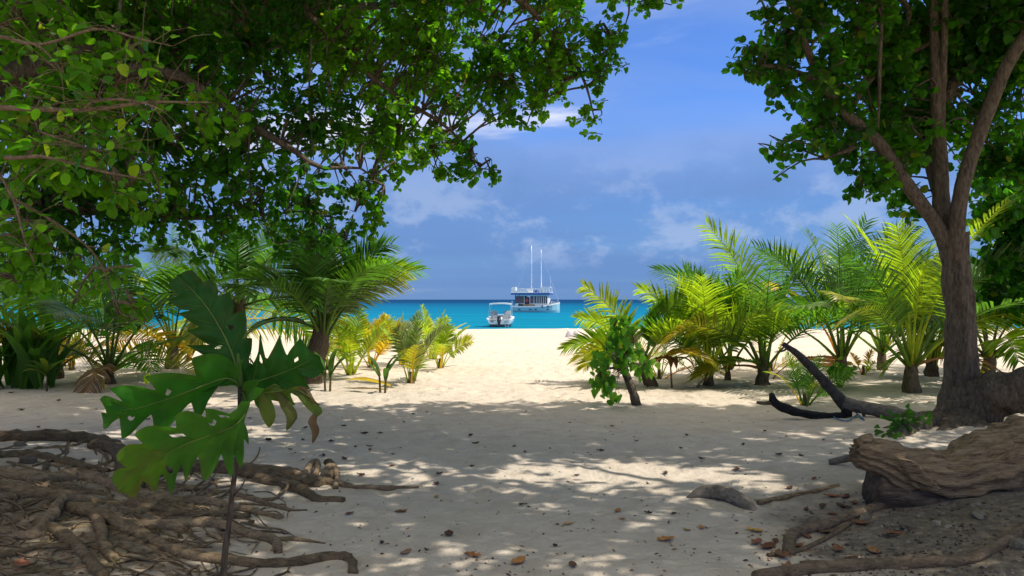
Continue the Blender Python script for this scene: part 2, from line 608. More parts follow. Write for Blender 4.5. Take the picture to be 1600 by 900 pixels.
# ------------------------------------------------------------------ leaves
LEAF2D = np.array([[0, 0, 0], [-0.34, 0.08, 0.05], [-0.48, 0.36, 0.07], [-0.36, 0.72, 0.03], [0, 1.0, -0.06],
                   [0.36, 0.72, 0.03], [0.48, 0.36, 0.07], [0.34, 0.08, 0.05], [0, 0.42, -0.03]], np.float64)
LEAFF = np.array([[0, 8, 1], [1, 8, 2], [2, 8, 3], [3, 8, 4], [4, 8, 5], [5, 8, 6], [6, 8, 7], [7, 8, 0]])


def norm(a):
    return a / np.maximum(1e-9, np.linalg.norm(a, axis=1, keepdims=True))


def leaf_cloud(name, C, D, N, S, T, mat, parent, kind='stuff'):
    D = norm(D)
    N = norm(N - D * np.sum(N * D, 1, keepdims=True))
    X = np.cross(D, N)
    n = len(C)
    L = LEAF2D
    W = 0.9 + 0.25 * RNG.random(n)
    v = (C[:, None, :] + S[:, None, None] * (X[:, None, :] * (L[None, :, 0] * W[:, None])[..., None] + D[:, None, :] * L[None, :, 1, None] + N[:, None, :] * L[None, :, 2, None]))
    k = len(L)
    v = v.reshape(-1, 3)
    f = (LEAFF[None] + (np.arange(n) * k)[:, None, None]).reshape(-1, 3)
    me = bpy.data.meshes.new(name)
    me.vertices.add(len(v))
    me.vertices.foreach_set('co', v.astype(np.float32).ravel())
    me.loops.add(len(f) * 3)
    me.loops.foreach_set('vertex_index', f.astype(np.int32).ravel())
    me.polygons.add(len(f))
    me.polygons.foreach_set('loop_start', (np.arange(len(f)) * 3).astype(np.int32))
    me.polygons.foreach_set('loop_total', np.full(len(f), 3, np.int32))
    me.polygons.foreach_set('use_smooth', np.ones(len(f), bool))
    me.update(calc_edges=True)
    me.validate()
    at = me.attributes.new('tint', 'FLOAT_COLOR', 'POINT')
    a = np.ones((len(v), 4), np.float32)
    a[:, :3] = np.repeat(T, k, axis=0)
    at.data.foreach_set('color', a.ravel())
    me.materials.append(mat)
    o = put(name, me, parent)
    if kind:
        o['kind'] = kind
    return o


def rand_dirs(n):
    return norm(RNG.normal(size=(n, 3)))


def sprays(lobes, per_m3, leaf, nl, twig_mb=None, hub=True, shell=2.0, limb_pts=None):
    """fill ellipsoid lobes with twigs and leaves. returns leaf arrays"""
    Cs, Ds, Ns, Ss, Ts = [], [], [], [], []
    for (c, r, dens, tone) in lobes:
        c = np.array(c); r = np.array(r)
        n = max(3, int(4.19 * r[0] * r[1] * r[2] * per_m3 * dens))
        u = rand_dirs(n) * (RNG.random((n, 1)) ** (1 / shell))
        tip = c + u * r
        out = norm(u * np.array([1, 1, 0.6]) + RNG.normal(size=(n, 3)) * 0.45 + np.array([0, 0, -0.35]))
        Lt = leaf * (2.2 + 2.2 * RNG.random((n, 1)))
        st = tip - out * Lt
        if twig_mb is not None:
            for i in range(n):
                a, b = Vector(st[i]), Vector(tip[i])
                tube(twig_mb, [a, a.lerp(b, 0.5) + Vector((0, 0, 0.02)), b], [0.006, 0.004, 0.0015], sides=3)
                if hub and i % 2 == 0:
                    cc = Vector(c)
                    if limb_pts is not None and i % 4 == 0:
                        cc = min(limb_pts, key=lambda q: (q - a).length_squared)
                    mid = cc.lerp(a, 0.5) + Vector((random.uniform(-.12, .12), random.uniform(-.12, .12), random.uniform(-.02, .2)))
                    tube(twig_mb, [cc, mid, a], [0.016, 0.011, 0.006], n=5, sides=4)
        for k in range(nl):
            t = 0.15 + 0.9 * (k + RNG.random((n, 1))) / nl
            p = st + (tip - st) * np.minimum(t, 1.0)
            rd = rand_dirs(n)
            side = norm(np.cross(out, rd))
            d = side * 0.8 + out * 0.35 + np.array([0, 0, -0.5]) + rd * 0.25
            nn = np.array([0, 0, 1.0]) + RNG.normal(size=(n, 3)) * 0.55
            Cs.append(p + side * leaf * 0.25)
            Ds.append(d); Ns.append(nn)
            Ss.append(leaf * (0.55 + 0.65 * RNG.random(n)))
            g = np.array(tone) * (0.7 + 0.6 * RNG.random((n, 1)))
            yel = (RNG.random((n, 1)) < 0.02)
            g = np.where(yel, np.array([0.16, 0.19, 0.02]), g)
            Ts.append(g)
    return [np.concatenate(a) for a in (Cs, Ds, Ns, Ss, Ts)]


def pxlobe(px, py, d, rp, dens=1.0, tone=(0.05, 0.105, 0.018), zr=1.0, dr=1.25):
    c = P(px, py, d)
    r = rp * d / F
    return (tuple(c), (r, r * dr, r * zr), dens, tone)


# individual leaf meshes (parts that can be picked out one by one)
def leaf_mesh(name, tint, mat, curl=0.12, shape=LEAF2D):
    m = MB()
    vs = []
    for x, y, z in shape:
        vs.append((x, y, z - curl * (y ** 2)))
    m.add(vs, [tuple(f) for f in LEAFF], tint)
    me = bpy.data.meshes.new(name)
    me.from_pydata(m.v, [], m.f)
    me.polygons.foreach_set('use_smooth', [True] * len(m.f))
    at = me.attributes.new('tint', 'FLOAT_COLOR', 'POINT')
    a = np.ones((len(m.v), 4), np.float32)
    a[:, :3] = tint
    at.data.foreach_set('color', a.ravel())
    me.materials.append(mat)
    return me


def place_leaf(me, pos, d, n, size, parent, name='leaf', wid=1.0):
    d = Vector(d).normalized()
    n = Vector(n)
    n = (n - d * n.dot(d))
    if n.length < 1e-5:
        n = d.orthogonal()
    n.normalize()
    x = d.cross(n)
    o = put(name, me, parent)
    mt = Matrix.Translation(pos) @ Matrix((x, d, n)).transposed().to_4x4() @ Matrix.Diagonal((size * wid, size, size, 1))
    o.matrix_basis = mt
    return o


# ------------------------------------------------------------------ left tree (trunk just outside the frame)
LT = Vector((-5.9, 6.6, gh(-5.9, 6.6)))
left_tree = thing('shade_tree', LT, 'spreading leafy tree with tangled surface roots filling the left side', 'tree')
mb = MB()
tube(mb, [LT + Vector((0, 0, -0.3)), LT + Vector((0, 0, 0.25)), LT + Vector((-0.1, 0.1, 1.2)), LT + Vector((-0.05, 0.2, 2.4)), LT + Vector((0.2, 0.4, 3.4))],
     [0.95, 0.7, 0.5, 0.45, 0.3], n=22, sides=20, rough=0.22, rscale=2.2, ridges=5)
mb.build('trunk', M['bark'], left_tree)
limb_nodes = []


def limb(pts, radii, parent, mat, n=18, name='branch', sides=8, nodes=None, rough=0.12):
    m = MB()
    if name == 'branch' and parent.name.startswith('shade_tree'):
        radii = [r * .68 for r in radii]
    pth = tube(m, pts, radii, n=n, sides=sides, rough=rough, rscale=6)
    o = m.build(name, mat, parent)
    if nodes is not None:
        nodes += pth
    return o


top = LT + Vector((0.05, 0.3, 3.0))
lo = LT + Vector((-0.05, 0.2, 2.2))
limb([top, P(60, 120, 8.2), P(250, 110, 8.6), P(330, 150, 9), P(400, 200, 9), P(455, 232, 9), P(500, 262, 9), P(560, 262, 9.2), P(600, 290, 9.2)], [0.2, 0.13, 0.1, 0.085, 0.07, 0.055, 0.038, 0.022, 0.008], left_tree, M['bark'], nodes=limb_nodes)
limb([top, P(150, -40, 8.6), P(400, -20, 9.2), P(500, 40, 9.4), P(545, 90, 9.5), P(620, 150, 9.6), P(700, 200, 9.6), P(750, 260, 9.6)], [0.2, 0.14, 0.1, 0.075, 0.06, 0.045, 0.03, 0.01], left_tree, M['bark'], n=24, nodes=limb_nodes)
limb([top, P(200, -160, 9), P(550, -110, 9.5), P(780, -20, 9.9), P(860, 50, 10), P(910, 120, 10), P(930, 190, 10)], [0.2, 0.14, 0.11, 0.07, 0.05, 0.03, 0.01], left_tree, M['bark'], n=24, nodes=limb_nodes)
limb([P(550, -110, 9.5), P(800, -90, 10), P(950, -20, 10), P(1050, 8, 10)], [0.09, 0.06, 0.035, 0.01], left_tree, M['bark'], nodes=limb_nodes)
limb([lo, P(0, 330, 8.4), P(160, 330, 8.6), P(330, 340, 9.2), P(480, 330, 9.4)], [0.16, 0.1, 0.07, 0.045, 0.015], left_tree, M['bark'], nodes=limb_nodes)
limb([top, P(100, 60, 10), P(300, 40, 11.5), P(520, 100, 12.2), P(560, 210, 12.4)], [0.18, 0.12, 0.08, 0.05, 0.015], left_tree, M['bark'], nodes=limb_nodes)
limb([top, (-3.5, 6.5, 5.4), (-1.0, 6.6, 6.2), (1.8, 6.5, 6.3)], [0.2, 0.14, 0.09, 0.03], left_tree, M['bark'])
limb([top, (-4, 9.5, 5.0), (-2, 12.0, 6.2), (-0.5, 13, 6.6)], [0.18, 0.12, 0.08, 0.03], left_tree, M['bark'])
# vertical hanging stems
for (x, y0, y1, d) in ((487, 60, 250, 9.1), (515, 0, 150, 9.3), (392, 180, 330, 8.9), (190, -20, 130, 6.5)):
    limb([P(x, y0, d), P(x - 4, (y0 + y1) / 2, d), P(x + 3, y1, d)], [0.022, 0.016, 0.008], left_tree, M['bark'], n=9, sides=6)
# near bough (light brown branches close to the camera)
near_nodes = []
B0 = P(-160, 160, 4.6)
limb([lo + Vector((0.1, -0.2, 0.2)), B0, P(0, 168, 4.2), P(130, 172, 4.0), P(230, 160, 3.9), P(330, 160, 3.9)], [0.13, 0.04, 0.022, 0.017, 0.012, 0.004], left_tree, M['twig'], n=26, nodes=near_nodes, sides=7)
limb([B0, P(-20, 240, 4.2), P(70, 245, 4.1), P(160, 268, 4.0), P(230, 280, 4.0)], [0.035, 0.02, 0.014, 0.01, 0.004], left_tree, M['twig'], nodes=near_nodes, sides=7)
limb([B0, P(-40, 60, 4.2), P(60, 70, 4.0), P(150, 45, 3.9), P(215, 60, 3.8), P(270, 72, 3.8)], [0.035, 0.018, 0.012, 0.009, 0.007, 0.003], left_tree, M['twig'], nodes=near_nodes, sides=7)
limb([P(130, 172, 4.0), P(150, 158, 3.9), P(210, 157, 3.8), P(260, 175, 3.8)], [0.012, 0.011, 0.009, 0.003], left_tree, M['twig'], nodes=near_nodes, sides=6)
limb([P(60, 205, 4.1), P(120, 225, 4.0), P(150, 235, 4.0), P(190, 230, 3.9)], [0.01, 0.008, 0.006, 0.002], left_tree, M['twig'], nodes=near_nodes, sides=6)
limb([P(60, 70, 4.0), P(80, 90, 3.9), P(100, 115, 3.9)], [0.008, 0.006, 0.003], left_tree, M['twig'], n=8, nodes=near_nodes, sides=6)
limb([P(-20, 240, 4.2), P(20, 310, 4.1), P(40, 380, 4.0), P(55, 410, 4.0)], [0.015, 0.01, 0.007, 0.003], left_tree, M['twig'], n=12, nodes=near_nodes, sides=6)
limb([P(20, 310, 4.1), P(90, 350, 4.4), P(150, 400, 4.6), P(178, 465, 4.7), P(190, 490, 4.7), P(212, 497, 4.7), P(230, 512, 4.7)], [0.014, 0.011, 0.009, 0.007, 0.006, 0.005, 0.002], left_tree, M['twig'], n=22, nodes=near_nodes, sides=6)

G_D = (0.030, 0.11, 0.008)
G_M = (0.050, 0.155, 0.008)
G_B = (0.085, 0.205, 0.010)
LL = []
for a in [(60, 330, 8.2, 100), (80, 385, 8.4, 60), (180, 345, 8.6, 70), (285, 335, 9, 70), (385, 335, 9.2, 70), (480, 325, 9.2, 70), (555, 330, 9.3, 52), (540, 375, 9.3, 40), (585, 350, 9.4, 30), (580, 300, 9.4, 35), (480, 390, 9.3, 30), (330, 395, 9, 30), (60, 440, 8.4, 30), (500, 375, 9.3, 38), (430, 378, 9.2, 34), (350, 372, 9, 34), (255, 385, 8.8, 34), (170, 400, 8.6, 36), (110, 430, 8.5, 30), (20, 420, 8.2, 55),
          (100, 220, 9, 130), (250, 225, 9, 105), (375, 240, 9.4, 90), (500, 205, 9.6, 85), (600, 205, 9.6, 72), (672, 232, 9.6, 52), (735, 250, 9.6, 42), (775, 282, 9.6, 18), (620, 280, 9.4, 18), (700, 275, 9.6, 20),
          (100, 80, 9, 140), (260, 80, 9.3, 115), (395, 85, 9.5, 100), (540, 80, 9.8, 95), (660, 90, 9.8, 85), (775, 115, 10, 80), (865, 95, 10, 72), (845, 165, 10, 38), (800, 190, 10, 28), (915, 185, 10, 30), (935, 110, 10, 45), (955, 60, 10, 45), (1015, 8, 10, 34), (1055, 2, 10, 18),
          (700, 175, 9.8, 45), (200, -60, 9, 130), (450, -60, 9.5, 130), (700, -50, 9.9, 120), (880, -40, 10.2, 90), (985, -40, 10.2, 60)]:
    LL.append(pxlobe(*a, dens=1.7 if a[0] > 560 else 1.0, tone=random.choice((G_M, G_M, G_B, G_B if a[0] > 560 else G_D))))
for a in [(150, 280, 11.5, 120), (350, 200, 12, 120), (520, 150, 12.4, 110), (650, 60, 12.4, 110), (450, 300, 12, 80), (250, 60, 12, 130), (450, 0, 12.4, 130)]:
    LL.append(pxlobe(*a, dens=0.2, tone=random.choice((G_M, G_D))))
tw = MB()
arr = sprays(LL, 46, 0.076, 15, tw, True, 2.0, limb_nodes)
tw.build('twigs', M['bark'], left_tree)['kind'] = 'stuff'
leaf_cloud('crown', *arr, M['leaf'], left_tree)
# upper crown above the picture
LU = []
for c, r in [((-4.5, 7.5, 7.0), (2.6, 2.4, 1.2)), ((-1.8, 6.6, 6.9), (2.3, 2.2, 1.0)), ((0.9, 6.4, 6.7), (1.9, 2.0, 0.8)), ((-2.6, 11.0, 7.2), (2.2, 2.2, 0.9)), ((-0.8, 13.0, 7.3), (1.8, 1.6, 0.8)), ((-5.0, 12.6, 7.0), (2.6, 2.0, 0.9)), ((-5.8, 4.6, 6.4), (2.2, 1.8, 1.0)), ((-2.8, 4.0, 6.2), (2.0, 1.6, 0.8)), ((-7.5, 10, 6.5), (2.4, 2.6, 1.2)), ((-0.4, 5.0, 6.6), (1.9, 1.7, .8)), ((0.6, 3.4, 6.3), (1.7, 1.5, .7)), ((-1.6, 8.6, 6.9), (1.8, 1.6, .8)), ((-4.0, 13.6, 6.6), (2.4, 1.5, .9)), ((-7.0, 13.6, 6.2), (2.4, 1.6, .9))]:
    LU.append((c, r, 1.0, G_M))
arr = sprays(LU, 34, 0.115, 12, None)
leaf_cloud('upper_crown', *arr, M['leaf'], left_tree)

# near leaves: 280 of them, each a part of its own
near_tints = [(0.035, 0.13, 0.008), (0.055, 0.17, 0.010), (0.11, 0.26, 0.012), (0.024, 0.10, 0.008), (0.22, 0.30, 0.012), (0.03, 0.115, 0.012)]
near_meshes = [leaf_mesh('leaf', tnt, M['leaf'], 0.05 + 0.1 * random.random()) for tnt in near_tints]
mbt = MB()
for i in range(230):
    nd = random.choice(near_nodes[6:])
    off = Vector((random.gauss(0, .14), random.gauss(0, .16), random.gauss(-0.01, .11)))
    e = nd + off
    if e.y < 3.3 or EYE + (HZ - 470) / F * e.y > e.z and random.random() < 0.7:
        e.y = max(e.y, 3.4)
    tube(mbt, [nd, nd.lerp(e, .5) + Vector((0, 0, .02)), e], [0.0024, 0.0018, 0.001], sides=4)
    d = off.normalized() + Vector((random.gauss(0, .5), random.gauss(0, .5), random.gauss(-0.25, .4)))
    place_leaf(near_meshes[min(5, int(abs(random.gauss(0, 2.2))))] if random.random() < .72 else near_meshes[random.choice((2, 2, 4))], e, d, Vector((random.gauss(0, .5), random.gauss(-.2, .5), 1)), random.uniform(0.04, 0.08), left_tree, wid=random.uniform(.7, .95))  # lime tints picked more often: sunlight on the bough put into leaf colour
mbt.build('leaf_stalks', M['twig'], left_tree)['kind'] = 'stuff'
# mid-distance fill behind the near bough
LM = [pxlobe(*a, dens=.5, tone=G_B) for a in [(40, 60, 6.0, 110), (180, 130, 6.2, 110), (60, 220, 6, 120), (200, 290, 6.4, 80), (330, 170, 6.8, 70), (40, 370, 6.2, 70), (120, 430, 6.4, 28), (190, 440, 5.5, 26), (215, 480, 5.2, 20), (30, 440, 6.2, 40)]]
tw = MB()
arr = sprays(LM, 90, 0.085, 11, tw, True, 1.8)
tw.build('inner_twigs', M['twig'], left_tree)['kind'] = 'stuff'
leaf_cloud('inner_crown', *arr, M['leaf'], left_tree)

# roots: each a part
def root(path, rpx, n=None, sides=9, lift=0.35, mat=None, tail=0.35, arch=None):
    pts, rad = [], []
    for i, (px, py) in enumerate(path):
        g = G(max(-400, px), py)
        r = rpx * g.y / F
        pts.append(g); rad.append(r)
    out = []
    for i, (g, r) in enumerate(zip(pts, rad)):
        t = i / (len(pts) - 1)
        r2 = r * (1 - (1 - tail) * t ** 1.5)
        rad[i] = r2
        z = g.z + r2 * lift
        if arch:
            z += arch[i]
        out.append(Vector((g.x, g.y, z)))
    m = MB()
    sh = random.uniform(0.7, 1.3)
    tube(m, out, rad, n=n or 6 * len(path), sides=sides, rough=0.42, rscale=9, seed=random.random() * 50, tint=(sh, sh, sh * random.uniform(.9, 1)))
    return m.build('root', mat or M['root'], left_tree)


main_roots = [
    ([(-120, 700), (-20, 690), (60, 688), (130, 690), (180, 700), (208, 722)], 13, .6, None),
    ([(-120, 760), (-20, 742), (60, 752), (130, 750), (190, 768), (250, 782), (330, 788), (400, 803), (440, 812)], 13, .35, None),
    ([(-120, 790), (-20, 768), (60, 776), (110, 782), (140, 800), (158, 830), (165, 862), (180, 880)], 11, .7, None),
    ([(-120, 850), (-20, 838), (50, 842), (80, 815), (100, 796), (140, 792)], 10, .8, (0, 0, 0, .03, .05, .02)),
    ([(60, 822), (95, 838), (130, 868), (160, 905)], 11, .8, None),
    ([(110, 800), (150, 810), (200, 832), (255, 856), (300, 872), (350, 880), (425, 884)], 11, .7, (0, .02, .0, 0, 0, 0, 0)),
    ([(200, 770), (260, 740), (330, 738), (400, 748), (450, 758), (500, 758), (522, 742), (512, 733)], 12, .5, (0, 0, .02, .02, 0, 0, .03, .05)),
    ([(330, 736), (390, 736), (450, 742), (520, 758), (580, 766), (655, 763)], 9, .3, None),
    ([(400, 752), (440, 758), (475, 772), (500, 784), (538, 786)], 11, .5, None),
    ([(180, 820), (260, 826), (330, 824), (390, 840), (428, 850), (434, 868)], 9, .8, None),
    ([(300, 870), (380, 885), (450, 884), (520, 872), (548, 880), (552, 898)], 9, .8, None),
    ([(420, 850), (450, 846), (480, 848), (508, 850)], 6, .3, None),
    ([(200, 790), (250, 800), (300, 806), (350, 805), (390, 812)], 8, .5, None),
    ([(150, 700), (185, 712), (190, 740), (185, 765)], 12, .7, None),
    ([(-60, 720), (40, 715), (110, 728), (170, 738)], 9, .5, None),
    ([(370, 775), (420, 790), (455, 800), (480, 800)], 5, .3, None),
    ([(395, 785), (430, 782), (450, 770), (440, 764)], 3, .5, (0, .01, .05, .06)),
    ([(470, 760), (485, 738), (496, 735), (492, 752)], 6, .7, (0, .06, .06, 0)),
    ([(495, 762), (515, 745), (526, 750), (524, 766)], 6, .7, (0, .07, .05, 0)),
    ([(-60, 880), (20, 872), (60, 860), (110, 858)], 8, .5, None),
]
for pth, r, tl, ar in main_roots:
    root(pth, r, tail=tl, arch=ar)
for i in range(95):
    px = random.uniform(-90, 330)
    py = random.uniform(735, 915) if i % 5 else random.uniform(690, 740)
    if px > 200 and py < 770:
        py += 40
    a = random.gauss(0.12, 0.45)
    L = random.uniform(70, 240)
    pth = []
    for k in range(5):
        pth.append((px, py))
        a += random.gauss(0, 0.35)
        px += math.cos(a) * L / 4
        py += math.sin(a) * L / 4 * 0.55
        py = min(918, max(684, py))
        if px > 440: px = 440 + random.random() * 10
    root(pth, random.choice((2, 2.5, 3, 4, 6, 8)), tail=random.uniform(.25, .7), lift=random.uniform(-0.6, 0.25), sides=7, n=18)

for i in range(130):
    px, py = random.uniform(-20, 430), random.uniform(725, 910)
    a = random.uniform(-1.2, 1.2)
    pth = []
    for k in range(5):
        pth.append((px, py))
        a += random.gauss(0, .5)
        px += math.cos(a) * random.uniform(10, 32)
        py = min(918, max(700, py + math.sin(a) * 12))
    root(pth, random.choice((1, 1.4, 2)), tail=.4, lift=random.uniform(.3, 3), sides=5, n=14)

# ------------------------------------------------------------------ right tree
RB = G(1490, 672)
RT = Vector((5.45, 9.5, gh(5.45, 9.5)))
right_tree = thing('shade_tree', RT, 'forked brown tree with round dark green leaves standing on the right', 'tree')
mb = MB()
tube(mb, [P(1488, 720, 9.5), P(1492, 672, 9.5), P(1497, 640, 9.5), P(1503, 580, 9.5), P(1502, 500, 9.5), P(1494, 420, 9.5), P(1488, 365, 9.5)],
     [0.46, 0.35, 0.25, 0.18, 0.165, 0.155, 0.17], n=60, sides=36, rough=0.15, rscale=3.4, ridges=7)
mb.build('trunk', M['bark'], right_tree)
rn = []
RL = [
    ([P(1495, 410, 9.5), P(1462, 350, 9.45), P(1415, 285, 9.35), P(1375, 225, 9.3), P(1330, 185, 9.25), P(1290, 135, 9.2), P(1258, 70, 9.1), P(1228, -20, 9.1)], [.17, .125, .115, .11, .10, .085, .065, .04]),
    ([P(1490, 400, 9.55), P(1472, 330, 9.6), P(1470, 250, 9.6), P(1463, 160, 9.55), P(1460, 60, 9.6), P(1458, -60, 9.6)], [.17, .15, .115, .10, .09, .07]),
    ([P(1492, 405, 9.45), P(1497, 330, 9.35), P(1512, 262, 9.3), P(1545, 170, 9.2), P(1580, 90, 9.1), P(1640, 0, 9)], [.16, .135, .125, .12, .11, .09]),
    ([P(1475, 330, 9.7), P(1455, 230, 9.9), P(1490, 130, 10.1), P(1540, 85, 10.2), P(1610, 80, 10.3)], [.12, .13, .12, .10, .06]),
    ([P(1290, 135, 9.2), P(1250, 115, 9.1), P(1210, 104, 9.1), P(1165, 102, 9.0)], [.06, .05, .04, .012]),
    ([P(1325, 180, 9.25), P(1350, 135, 9.5), P(1395, 90, 9.7), P(1445, 70, 9.8), P(1490, 20, 9.9)], [.06, .065, .065, .06, .04]),
    ([P(1365, 215, 9.3), P(1330, 232, 9.2), P(1290, 248, 9.2)], [.055, .045, .015]),
    ([P(1380, -20, 9.2), P(1376, 60, 9.2), P(1374, 140, 9.2), P(1372, 200, 9.2)], [.035, .035, .03, .015]),
    ([P(1410, 60, 9.7), P(1418, 10, 9.7), P(1370, -30, 9.8)], [.05, .045, .03]),
    ([P(1470, 200, 9.6), P(1475, 80, 9.5), P(1478, -40, 9.5)], [.07, .06, .05]),
    ([P(1458, -60, 9.6), P(1400, -200, 9.8), P(1320, -300, 10)], [.07, .05, .02]),
    ([P(1228, -20, 9.1), P(1150, -130, 9.2), P(1050, -260, 9.2)], [.04, .03, .015]),
    ([P(1480, -40, 9.5), P(1520, -180, 9.4), P(1550, -300, 9.2)], [.05, .04, .02]),
]
for pts, rad in RL:
    limb(pts, rad, right_tree, M['bark'], n=26, sides=12, nodes=rn, rough=0.1)
limb([P(1500, 660, 9.35), P(1535, 625, 9.2), P(1575, 612, 9.0), P(1640, 612, 8.8), P(1760, 620, 8.6)], [.30, .26, .245, .25, .22], right_tree, M['bark'], n=30, sides=22, name='low_limb', rough=0.34)
for pts, rad in [([P(1480, 668, 9.35), P(1430, 668, 8.9), P(1402, 690, 8.5), P(1390, 730, 8.2)], [.2, .13, .11, .07]),
                 ([P(1490, 668, 9.2), P(1475, 690, 8.7), P(1455, 720, 8.3), P(1440, 745, 8.0)], [.2, .15, .11, .06]),
                 ([P(1500, 660, 9.2), P(1525, 685, 8.9), P(1560, 720, 8.4)], [.24, .2, .12]),
                 ([P(1470, 660, 9.6), P(1440, 655, 9.8), P(1400, 655, 10)], [.16, .1, .05])]:
    limb(pts, rad, right_tree, M['bark'], n=16, sides=12, name='root', rough=0.25)
R_D = (0.024, 0.10, 0.010)
R_M = (0.036, 0.13, 0.010)
RLb = []
for a in [(1200, 25, 9.1, 42), (1180, 95, 9.1, 46), (1255, 60, 9.2, 62), (1228, 150, 9.1, 40), (1165, 125, 9.0, 22), (1290, 135, 9.3, 62), (1250, 225, 9.2, 36), (1225, 245, 9.2, 16), (1315, 220, 9.3, 52), (1345, 275, 9.4, 34), (1332, 305, 9.4, 14), (1380, 150, 9.8, 75), (1340, 55, 9.6, 72), (1395, 255, 9.6, 52),
          (1430, 55, 10, 75), (1500, 55, 10.2, 85), (1445, 185, 10.1, 62), (1535, 180, 10.3, 60), (1585, 110, 10.3, 60), (1575, 20, 9.4, 70), (1420, 300, 9.7, 28), (1300, -40, 9.3, 80), (1420, -60, 9.8, 95), (1550, -60, 9.6, 95), (1640, 50, 9.4, 90), (1200, -30, 9.1, 40),
          (1545, 260, 10.6, 50), (1600, 260, 10.4, 60), (1390, 210, 9.9, 60), (1440, 255, 10.2, 50), (1360, 100, 9.9, 70), (1450, 120, 10.4, 70), (1300, 185, 9.4, 45), (1275, 205, 9.3, 40), (1215, 110, 9.2, 45), (1405, 310, 9.9, 30), (1425, 335, 9.8, 22), (1390, 285, 9.3, 26), (1365, 300, 9.5, 26), (1440, 215, 9.2, 30), (1510, 215, 9.9, 40), (1545, 110, 9.9, 50)]:
    RLb.append(pxlobe(*a, dens=1.0, tone=random.choice((R_M, R_D, R_M, G_M))))
tw = MB()
arr = sprays(RLb, 58, 0.102, 13, tw, True, 2.0, rn)
tw.build('twigs', M['bark'], right_tree)['kind'] = 'stuff'
# the leaves that show largest on the crown's open side are parts of their own
right_meshes = [leaf_mesh('leaf', tnt, M['leaf'], 0.08) for tnt in ((0.03, 0.085, 0.016), (0.05, 0.12, 0.02), (0.024, 0.07, 0.013), (0.08, 0.15, 0.02))]
order = np.argsort(arr[0][:, 1] - 0.25 * arr[3] * 10)
vis = [i for i in order if 1.6 < arr[0][i, 0] < 6.6 and arr[0][i, 2] < 5.4][:260]
for i in vis:
    place_leaf(random.choice(right_meshes), Vector(arr[0][i]), Vector(arr[1][i]), Vector(arr[2][i]), float(arr[3][i]), right_tree)
keep = np.ones(len(arr[0]), bool)
keep[vis] = False
leaf_cloud('crown', *[a[keep] for a in arr], M['leaf'], right_tree)
RU = []
for c, r in [((3.6, 8.8, 7.0), (1.9, 2.4, 1.0)), ((5.6, 8.6, 7.9), (2.2, 2.6, 1.1)), ((2.4, 8.3, 6.5), (1.5, 1.7, .7)), ((7.6, 8.8, 7.6), (1.9, 2.5, 1.0)), ((9.2, 9.2, 6.6), (1.6, 2.2, 1.3)), ((8.6, 10.2, 4.6), (1.4, 1.6, 1.2))]:
    RU.append((c, r, 1.0, R_M))
arr = sprays(RU, 28, 0.118, 12, None)
leaf_cloud('upper_crown', *arr, M['leaf'], right_tree)

# a neighbouring tree just outside the frame on the right, whose crown shades the foreground
NB = Vector((7.6, 3.6, gh(7.6, 3.6)))
nt = thing('shade_tree', NB, 'tree outside the right edge of the view shading the foreground sand', 'tree')
mb = MB()
tube(mb, [NB + Vector((0, 0, -.3)), NB + Vector((0, 0, .3)), NB + Vector((-.2, .1, 2.2)), NB + Vector((-.5, .3, 4.2))], [.6, .36, .26, .2], n=20, sides=16, rough=.2, ridges=5)
mb.build('trunk', M['bark'], nt)
f0 = NB + Vector((-.5, .3, 4.1))
NL = [((3.2, 4.8, 6.2), (1.9, 1.5, .6)), ((1.2, 5.2, 6.0), (1.6, 1.3, .5)), ((4.2, 7.3, 6.9), (1.9, 1.1, .6)), ((1.9, 7.0, 6.4), (1.5, 1.1, .5)), ((6.4, 7.4, 7.2), (1.8, 1.1, .6)), ((5.8, 4.4, 6.4), (2.0, 1.7, .9)), ((3.6, 5.2, 6.3), (1.6, 1.6, .7)), ((8.0, 4.6, 6.8), (2.0, 2.0, 1.0)), ((4.8, 2.6, 6.0), (2.2, 1.6, .9)), ((7.4, 6.6, 6.0), (1.8, 1.3, .9)), ((2.2, 3.4, 5.8), (1.5, 1.4, .6)), ((8.6, 2.0, 6.2), (2.2, 1.8, .9))]
for c, r in NL:
    limb([f0, f0.lerp(Vector(c), .5) + Vector((0, 0, .4)), Vector(c)], [.14, .09, .03], nt, M['bark'], n=12)
arr = sprays([(c, r, 1.0, R_M) for c, r in NL], 34.0, 0.105, 12, None)
leaf_cloud('crown', *arr, M['leaf'], nt)

# dark bushy tree behind the right trunk, at the picture's edge
DB = Vector((10.2, 14.2, 0))
dk = thing('bushy_tree', DB, 'dense dark bushy tree behind the right trunk at the edge', 'tree')
mb = MB()
tube(mb, [DB + Vector((0, 0, -.2)), DB + Vector((-.1, 0, 1.2)), DB + Vector((-.5, 0, 2.6)), DB + Vector((-.8, 0, 4))], [.2, .14, .11, .05], n=14, sides=12, rough=.2)
mb.build('trunk', M['bark'], dk)
DL = [pxlobe(*a, tone=b) for a, b in (((1560, 320, 12.6, 50), R_M), ((1600, 350, 13, 60), R_D), ((1570, 400, 13, 48), R_D), ((1620, 430, 13, 50), R_D), ((1640, 280, 13, 80), R_M), ((1540, 350, 12.8, 26), G_B), ((1700, 380, 13, 80), R_D), ((1560, 460, 13.2, 40), R_D), ((1600, 480, 13.4, 45), R_D), ((1530, 300, 12.8, 30), R_M), ((1600, 250, 12.8, 60), R_D))]
arr = sprays(DL, 46, 0.13, 12, None)
leaf_cloud('crown', *arr, M['leaf'], dk)


